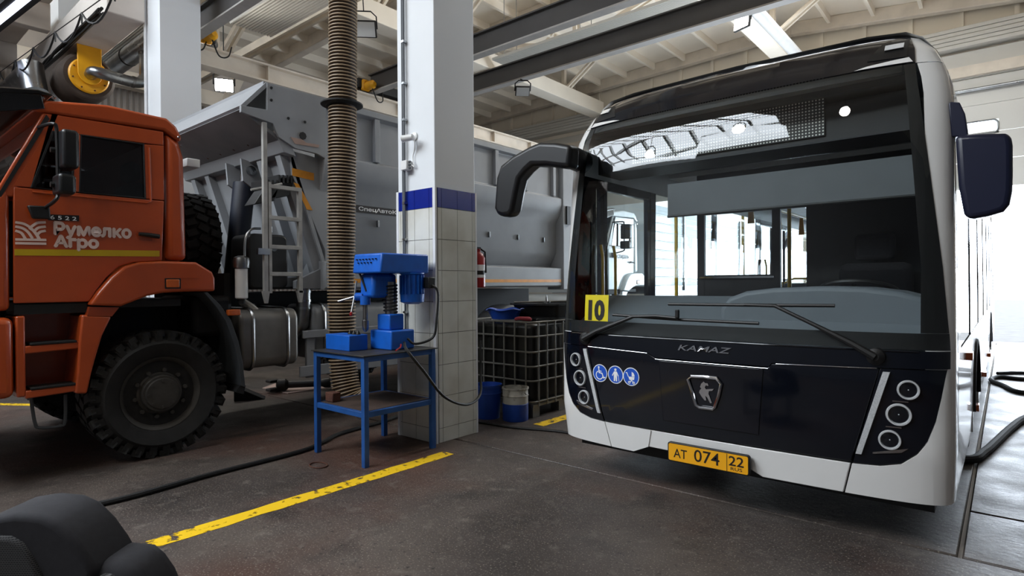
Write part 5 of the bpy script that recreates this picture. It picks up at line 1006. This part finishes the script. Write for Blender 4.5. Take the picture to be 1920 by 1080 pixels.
for s in (1, -1):
    segs = [(SY0, wyf-.62), (wyf+.62, wyr-.62), (wyr+.62, BY1)] if s > 0 else [(5.42, wyf-.62), (wyf+.62, 8.6), (9.9, wyr-.62), (wyr+.62, BY1)]
    for y0, y1 in segs:
        k = max(1, round((y1-y0)/1.35))
        for j in range(k): side(s, .29, 1.08, y0+(y1-y0)*j/k+.004, y0+(y1-y0)*(j+1)/k-.004, 'skirt_panel', 'bus_white', .0)
    for wy_ in (wyf, wyr):
        ar = [(wy_+.62, .29)]+[(wy_+.56*math.cos(t*PI/10), .44+.52*math.sin(t*PI/10)) for t in range(11)]+[(wy_-.62, .29), (wy_-.62, 1.08), (wy_+.62, 1.08)]
        bp(MB().prism(ar, 'X', *sorted((XC+s*1.25, XC+s*1.22))), 'wheel_arch_panel', 'bus_white')
        bp(MB().tube([(XC+s*1.25, a, b) for a, b in ar[1:12]], .02, 6), 'wheel_arch_lip', 'rubber')
    # window band: black pillars and panes
    ys = [SY0, 5.34, 6.95, 8.55, 9.95, 11.5, 13.1, 14.6, BY1] if s < 0 else [SY0, 5.5, 7.1, 8.7, 10.3, 11.9, 13.5, 14.8, BY1]
    for j, (a, b) in enumerate(zip(ys, ys[1:])):
        if s < 0 and j in (0, 3): continue
        side(s, 1.09, 2.36, a+.04, b-.04, 'side_window', 'side_glass', -.004)
    for y in ys: side(s, 1.08, 2.37, y-.05, y+.05, 'window_pillar', 'bus_black', .002)
    for y in (SY0+.1,): side(s, 1.08, 2.37, y-.06, y+.12, 'window_pillar', 'bus_black', .001)
    side(s, 2.36, 2.62, SY0, BY1, 'cant_rail', 'bus_white', .0, 4)
    # roof side
    for (a, b) in ((4.18, BY1),):
        rp = [(s*w_, z_) for w_, z_ in ((1.213, 2.61), (1.20, 2.67), (1.15, 2.80), (1.08, 2.9), (1.0, 2.95), (.8, 2.975), (0, 2.99))]
        bp(MB().grid([[(XC+q, a, z) for q, z in rp], [(XC+q, b, z) for q, z in rp]]), 'roof_half', 'bus_white')
    # lamps along the side
    for y, z in ((4.9, .98), (6.0, .46), (8.2, .46), (10.4, .46)): bp(MB().box((XC+s*1.25-.005, y-.06, z-.025), (XC+s*1.25+s*.03+.005, y+.06, z+.025)), 'side_marker', 'amber', bevel=.005)
    for wy_ in (wyf, wyr):
        c = V(XC+s*1.2, wy_, .47)
        wo = bpy.data.objects.new('wheel', None); COL.objects.link(wo); wo.location = c; adopt_empty(wo, BUS); a_ = V(s, 0, 0)
        MB().lathe(c, a_, [(-.3, .28), (-.29, .44), (-.26, .47), (-.03, .47), (0, .43), (.01, .3), (-.02, .27)], 36).build('tyre', 'tire', wo); MB().lathe(c, a_, [(-.1, .1), (-.06, .28), (-.02, .28), (-.05, .2), (.02, .13), (.03, .02)], 28).build('rim', 'rim', wo)
bp(MB().box((XC-1.2, 4.1, .27), (XC+1.2, BY1, .31)), 'underbody', 'chassis')
bp(MB().box((XC-1.15, 3.95, .2), (XC+1.15, 4.3, .3)), 'front_crossmember', 'chassis')
bp(MB().box((XC-1.2, 4.1, .33), (XC+1.2, BY1-.05, .37)), 'saloon_floor', 'bus_floor')
bp(MB().box((XC-1.1, 5.45, 2.50), (XC+1.1, BY1-.05, 2.54)), 'saloon_ceiling', 'bus_ceiling')
for s in (1, -1): bp(MB().box((XC+s*.55-.06, 5.5, 2.47), (XC+s*.55+.06, BY1-.2, 2.5)), 'ceiling_light_strip', 'bus_white')
bp(MB().box((XC-1.22, BY1-.06, .3), (XC+1.22, BY1, 1.35)), 'rear_panel', 'bus_white'); bp(MB().box((XC-1.22, BY1-.06, 2.3), (XC+1.22, BY1, 2.98)), 'rear_panel', 'bus_white'); bp(MB().box((XC-1.15, BY1-.04, 1.35), (XC+1.15, BY1-.03, 2.3)), 'rear_window', 'side_glass')
for x in (XC-1.2, XC+1.1): bp(MB().box((x, BY1-.06, 1.35), (x+.1, BY1, 2.3)), 'rear_pillar', 'bus_black')
# front door (kerb side) and middle door: frames with glass leaves
for (a, b) in ((4.22, 5.40), (8.62, 9.88)):
    for y0, y1 in (((a, (a+b)/2-.01), ((a+b)/2+.01, b)) if a > 5 else ((4.20, 4.40), (4.41, 5.26))):
        dl = bpy.data.objects.new('door_leaf', None); COL.objects.link(dl); dl.location = (XC-1.24, (y0+y1)/2, .35); adopt_empty(dl, BUS)
        x0, x1 = XC-1.25, XC-1.21
        fm = MB()
        for p, q in (((x0, y0, .34), (x1, y0+.05, 2.36)), ((x0, y1-.05, .34), (x1, y1, 2.36)), ((x0, y0+.05, .34), (x1, y1-.05, .44)), ((x0, y0+.05, 2.28), (x1, y1-.05, 2.36))): fm.box(p, q)
        fm.build('leaf_frame', 'bus_black', dl); MB().box((x0+.015, y0+.05, .44), (x0+.022, y1-.05, 2.28)).build('leaf_glass', 'clear_glass', dl)
        MB().tube([(x1+.03, y0+.1, .9), (x1+.05, y0+.1, 1.0), (x1+.05, y0+.1, 1.7), (x1+.03, y0+.1, 1.8)], .014, 6).build('grab_rail', 'yellow_pole', dl)
# ---- mirrors
mo = [on(*q, 'Y', 3.62) for q in ((1020, 268), (1000, 276), (968, 294), (946, 312), (938, 335), (934, 392), (939, 404), (950, 407), (963, 405), (969, 395), (975, 362), (981, 337), (993, 322), (1004, 312), (1030, 312), (1060, 316), (1076, 316), (1078, 274), (1050, 269))]
lm_ = bp(MB().prism([(p.x, p.z) for p in mo], 'Y', 3.56, 3.70), 'mirror_arm', 'mirror_black', bevel=.035, seg=4)
q0 = on(1045, 292, 'Y', 3.63); bp(MB().tube([q0, V(-2.55, 3.74, q0.z+.0), V(-2.62, 4.0, q0.z+.01)], [.085, .09, .09], 12), 'mirror_mount', 'mirror_black')
g = [on(*q, 'Y', 3.71) for q in ((942, 325), (962, 325), (962, 398), (940, 398))]; bp(MB().prism([(p.x, p.z) for p in g], 'Y', 3.700, 3.704), 'mirror_glass', 'chrome')
mo = [on(*q, 'Y', 3.95) for q in ((1792, 256), (1830, 253), (1885, 252), (1896, 256), (1899, 275), (1899, 330), (1898, 360), (1893, 385), (1882, 398), (1850, 407), (1818, 412), (1808, 402), (1798, 350))]
bp(MB().prism([(p.x, p.z) for p in mo], 'Y', 3.90, 4.04), 'mirror_head', M('mirror_blue', (26, 30, 52), .3, var=.05), bevel=.03, seg=4)
mo = [on(*q, 'Y', 3.98) for q in ((1779, 196), (1783, 193), (1800, 194), (1810, 215), (1816, 258), (1785, 258))]
bp(MB().prism([(p.x, p.z) for p in mo], 'Y', 3.95, 4.12), 'mirror_arm', 'mirror_blue', bevel=.02, seg=3)
g = [on(*q, 'Y', 4.05) for q in ((1800, 262), (1890, 262), (1890, 385), (1815, 400))]; bp(MB().prism([(p.x, p.z) for p in g], 'Y', 4.04, 4.044), 'mirror_glass', 'chrome')
# ---- cab and saloon
def cp(px, py_, y): p = on(px, py_, 'Y', y); return (p.x, p.z)
bp(MB().prism([(3.79, 1.10), (4.0, 1.2), (4.35, 1.37), (4.5, 1.37), (4.5, .5), (3.85, .5)], 'X', XC-1.18, XC+1.17), 'dashboard', 'dash', bevel=.03, seg=3)
hump = [cp(*q, 4.42) for q in ((1385, 575), (1400, 556), (1430, 545), (1480, 539), (1560, 536), (1640, 538), (1700, 545), (1745, 556), (1764, 580), (1764, 620), (1385, 620))]
bp(MB().prism(hump, 'Y', 4.05, 4.5), 'instrument_binnacle', 'dash', bevel=.03, seg=3)
c = on(1607, 540, 'Y', 4.62); nrm = V(0, .35, 1).normalized(); u_ = V(1, 0, 0); v_ = nrm.cross(u_)
sw_ = bp(MB().tube([c+V(0, .05, -.03)+(u_*math.cos(k*PI/16)+v_*math.sin(k*PI/16))*.235 for k in range(32)], .017, 8, True), 'steering_wheel', 'plastic_black')
for k in (0, PI/2+.6, PI+0, 3*PI/2): MB().tube([c+V(0, .05, -.05), c+V(0, .05, -.03)+(u_*math.cos(k)+v_*math.sin(k))*.235], .012, 6).build('wheel_spoke', 'plastic_black', sw_)
bp(MB().box((c.x-.25, 4.95, .7), (c.x+.25, 5.4, 1.0)), 'driver_seat_base', 'fabric_dark', bevel=.05); bp(MB().box((c.x-.25, 5.28, .95), (c.x+.25, 5.42, 1.62)), 'driver_seat_back', 'fabric_dark', bevel=.06); bp(MB().box((c.x-.14, 5.29, 1.64), (c.x+.14, 5.38, 1.85)), 'driver_headrest', 'fabric_dark', bevel=.04)
PY = 5.48
def part(px0, py0, px1, py1, nm, mat, y=PY, th=.04): a = on(px0, py0, 'Y', y); b = on(px1, py1, 'Y', y); bp(MB().box((min(a.x, b.x), y, min(a.z, b.z)), (max(a.x, b.x), y+th, max(a.z, b.z))), nm, mat)
xa = on(1313, 500, 'Y', PY).x; xb = on(1452, 500, 'Y', PY).x; xc_ = on(1512, 500, 'Y', PY).x; xd = XC+1.2; zt = 2.5; zm = on(1400, 515, 'Y', PY).z; zh = on(1400, 397, 'Y', PY).z
for (a, b, c_, d) in ((xa-.03, xa+.04, .37, zt), (xb-.02, xb+.05, .37, zt), (xc_, xd, .37, zt)): bp(MB().box((a, PY, c_), (b, PY+.04, d)), 'partition', 'cab_dark')
bp(MB().box((xa, PY+.005, .37), (xb, PY+.035, zm)), 'partition', 'cab_dark'); bp(MB().box((xa, PY, zh), (xd, PY+.04, zt)), 'partition', 'cab_dark')
bp(MB().box((xa, PY+.015, zm), (xb, PY+.02, zh)), 'partition_glass', 'clear_glass')
bp(MB().box((xa, PY-.02, zm-.03), (xb, PY, zm-.015)), 'partition_rail', 'chrome')
# sun blind and header behind the glass, destination display
b0 = cp(1252, 405, 4.2); b1 = cp(1718, 368, 4.2)
bp(MB().box((b0[0], 4.2, b0[1]), (b1[0], 4.208, on(1480, 318, 'Y', 4.2).z)), 'sun_blind', M('blind', (96, 99, 102), .7, var=.05)); bp(MB().cyl((b0[0], 4.2, b0[1]-.005), (b1[0], 4.2, b0[1]-.005), .010, 8), 'blind_bar', 'plastic_black')
bp(MB().box((XC-1.1, 4.14, 2.36), (XC+1.05, 4.5, 2.6)), 'display_case', 'cab_dark')
def led_mat():
    m = bpy.data.materials.new('led_matrix'); m.use_nodes = True; nt = m.node_tree; b = nt.nodes['Principled BSDF']; L = nt.links.new
    g = nt.nodes.new('ShaderNodeNewGeometry'); v = nt.nodes.new('ShaderNodeVectorMath'); v.operation = 'MULTIPLY'; v.inputs[1].default_value = (50, 0, 50); L(g.outputs['Position'], v.inputs[0])
    f = nt.nodes.new('ShaderNodeVectorMath'); f.operation = 'FRACTION'; L(v.outputs[0], f.inputs[0]); s = nt.nodes.new('ShaderNodeVectorMath'); s.operation = 'SUBTRACT'; s.inputs[1].default_value = (.5, 0, .5); L(f.outputs[0], s.inputs[0])
    ln = nt.nodes.new('ShaderNodeVectorMath'); ln.operation = 'LENGTH'; L(s.outputs[0], ln.inputs[0]); r = nt.nodes.new('ShaderNodeValToRGB'); r.color_ramp.elements[0].position = .2; r.color_ramp.elements[1].position = .3
    r.color_ramp.elements[0].color = (.95, .93, .86, 1); r.color_ramp.elements[1].color = (.012, .012, .014, 1); L(ln.outputs['Value'], r.inputs['Fac']); L(r.outputs['Color'], b.inputs['Base Color']); b.inputs['Roughness'].default_value = .5; MATS['led_matrix'] = m
led_mat()
d0 = cp(1185, 297, 4.13); d1 = cp(1546, 188, 4.13); bp(MB().box((d0[0], 4.125, 2.40), (d1[0], 4.14, 2.40+.235)), 'destination_display', 'led_matrix')
bp(MB().box((XC-1.1, 4.1, 2.64), (XC+1.1, 4.55, 2.68)), 'front_ceiling', 'plastic_grey')
# poles, seats
for (x, y, z1) in ((on(1268, 480, 'Y', 6.1).x, 6.1, 2.5), (on(1393, 450, 'Y', 8.3).x, 8.3, 2.5), (on(1480, 450, 'Y', 6.4).x, 6.4, 2.5), (XC-.6, 9.8, 2.5), (XC+.5, 10.6, 2.5)):
    po = bp(MB().cyl((x, y, .37), (x, y, z1), .019, 12), 'grab_pole', 'yellow_pole')
bp(MB().tube([(XC-.95, 6.1, .98), (on(1268, 480, 'Y', 6.1).x, 6.1, .98)], .019, 10), 'grab_rail', 'yellow_pole')
for s in (1, -1): bp(MB().tube([(XC+s*.62, 6, 2.33), (XC+s*.62, 15, 2.33)], .017, 10), 'ceiling_rail', 'yellow_pole')
for k in range(8):
    for s in (1, -1): y = 6.4+k*1.0; bp(MB().prism([(XC+s*.62-.035, 2.1), (XC+s*.62+.035, 2.1), (XC+s*.62+.02, 2.32), (XC+s*.62-.02, 2.32)], 'Y', y, y+.012), 'strap_hanger', 'yellow')
def pseat(x, y):
    m = MB(); m.prism([(y, .80), (y+.43, .82), (y+.5, 1.45), (y+.46, 1.47), (y+.38, .90), (y, .86)], 'X', x-.21, x+.21); sh = bp(m, 'passenger_seat', 'plastic_grey', bevel=.02)
    MB().prism([(y+.02, .865), (y+.375, .905), (y+.35, .93), (y+.02, .89)], 'X', x-.19, x+.19).build('cushion', 'seat_blue', sh); MB().prism([(y+.385, .95), (y+.455, 1.40), (y+.43, 1.40), (y+.36, .95)], 'X', x-.19, x+.19).build('back_cushion', 'seat_blue', sh)
    MB().tube([(x-.2, y+.47, 1.3), (x-.2, y+.5, 1.47), (x-.1, y+.51, 1.52), (x+.1, y+.51, 1.52), (x+.2, y+.5, 1.47), (x+.2, y+.47, 1.3)], .013, 6).build('seat_handle', 'yellow_pole', sh)
    MB().box((x-.18, y+.1, .37), (x+.18, y+.35, .80)).build('seat_foot', 'plastic_black', sh)
for y in (7.3, 8.2, 10.2, 11.1, 12.4, 13.4, 14.4):
    pseat(XC+.9, y); pseat(XC+.46, y)
    if not 8.0 < y < 10: pseat(XC-.9, y); pseat(XC-.46, y)
# little mascot on a string is left out; a plain pennant cord hangs by the partition
# ------------------------------------------------------------------ vehicle seat in the foreground
def knit():
    m = bpy.data.materials.new('seat_knit'); m.use_nodes = True; nt = m.node_tree; b = nt.nodes['Principled BSDF']; L = nt.links.new; b.inputs['Roughness'].default_value = .85
    tc = nt.nodes.new('ShaderNodeTexCoord'); br = nt.nodes.new('ShaderNodeTexBrick'); br.inputs['Scale'].default_value = 60; br.inputs['Mortar Size'].default_value = .03
    br.inputs['Color1'].default_value = (.016, .016, .017, 1); br.inputs['Color2'].default_value = (.022, .022, .024, 1); br.inputs['Mortar'].default_value = (.11, .11, .115, 1)
    mp = nt.nodes.new('ShaderNodeMapping'); mp.inputs['Rotation'].default_value = (0, PI/2, 0.3)
    sx = nt.nodes.new('ShaderNodeSeparateXYZ'); cx = nt.nodes.new('ShaderNodeCombineXYZ'); ad = nt.nodes.new('ShaderNodeMath')
    L(tc.outputs['Object'], sx.inputs[0]); L(sx.outputs['X'], ad.inputs[0]); L(sx.outputs['Y'], ad.inputs[1]); L(ad.outputs[0], cx.inputs['X']); L(sx.outputs['Z'], cx.inputs['Y']); L(cx.outputs[0], br.inputs['Vector']); L(br.outputs['Color'], b.inputs['Base Color']); MATS['seat_knit'] = m
knit()
# local frame: r to the seat's side (picture right), f away from the camera, both level
SD = 1.42
def sp(px, py, d=SD): return CAM+(FW+RT*((px-960)/FPX)-UP*((py-540)/FPX))*d
r_ = V(RT.x, RT.y, 0).normalized(); f_ = V(FW.x, FW.y, 0).normalized()
hc = sp(95, 1010)
ST = thing('vehicle_seat', 'dark grey fabric driver seat with headrest standing loose on the floor', 'seat', (hc.x, hc.y, 0))
def pad(pts, d0, d1, name, mat, parent, bev):       # padded slab with the outline pts, thickness d0..d1 along the seat's own depth
    P = [sp(*q) for q in pts]; n = len(P); mb = MB()
    mb.add([p+f_*d0 for p in P]+[p+f_*d1 for p in P], [tuple(range(n)), tuple(range(2*n-1, n-1, -1))]+[(i, (i+1) % n, n+(i+1) % n, n+i) for i in range(n)])
    return mb.build(name, mat, parent, bevel=bev, seg=5, smooth=50)
hd = pad([(-22, 990), (2, 962), (40, 944), (85, 937), (130, 941), (160, 955), (190, 985), (215, 1020), (228, 1042), (215, 1062), (120, 1075), (48, 1072), (25, 1048)], -.09, .06, 'headrest', 'fabric_dark', ST, .05)
pad([(2, 984), (40, 972), (82, 974), (104, 986), (120, 1010), (140, 1048), (128, 1062), (60, 1062), (38, 1045)], -.098, -.04, 'headrest_panel', 'seat_knit', hd, .012)
bk_ = pad([(15, 1075), (40, 1052), (225, 1032), (264, 1036), (286, 1055), (306, 1084), (330, 1140), (350, 1240), (350, 1420), (40, 1420), (15, 1240)], -.08, .08, 'backrest', 'fabric_dark', ST, .05)
pad([(205, 1100), (230, 1046), (258, 1050), (250, 1080), (225, 1150), (200, 1380), (70, 1380), (60, 1150), (90, 1095)], -.092, -.03, 'backrest_panel', 'seat_knit', bk_, .012)
pad([(20, 1370), (350, 1370), (360, 1420), (350, 1480), (20, 1480), (10, 1420)], -.1, .42, 'seat_cushion', 'fabric_dark', ST, .05)
for s in (-1, 1): MB().cyl(hc+r_*(s*.06)+V(0, 0, -.18), hc+r_*(s*.06)+V(0, 0, -.08), .007, 8).build('headrest_post', 'steel', ST)
b0 = hc+r_*.02+f_*.2
hb = .34
for s in (-1, 1):
    o = MB(); o.tube([V(*(b0+r_*(s*.2)-f_*.2).xy, .02), V(*(b0+r_*(s*.2)+f_*.22).xy, .02)], .018, 8).build('slide_rail', 'steel', ST)
    for k in (-.18, .2): MB().cyl(V(*(b0+r_*(s*.2)+f_*k).xy, .02), V(*(b0+r_*(s*.2)+f_*k).xy, hb+.04), .016, 8).build('frame_leg', 'chassis', ST)
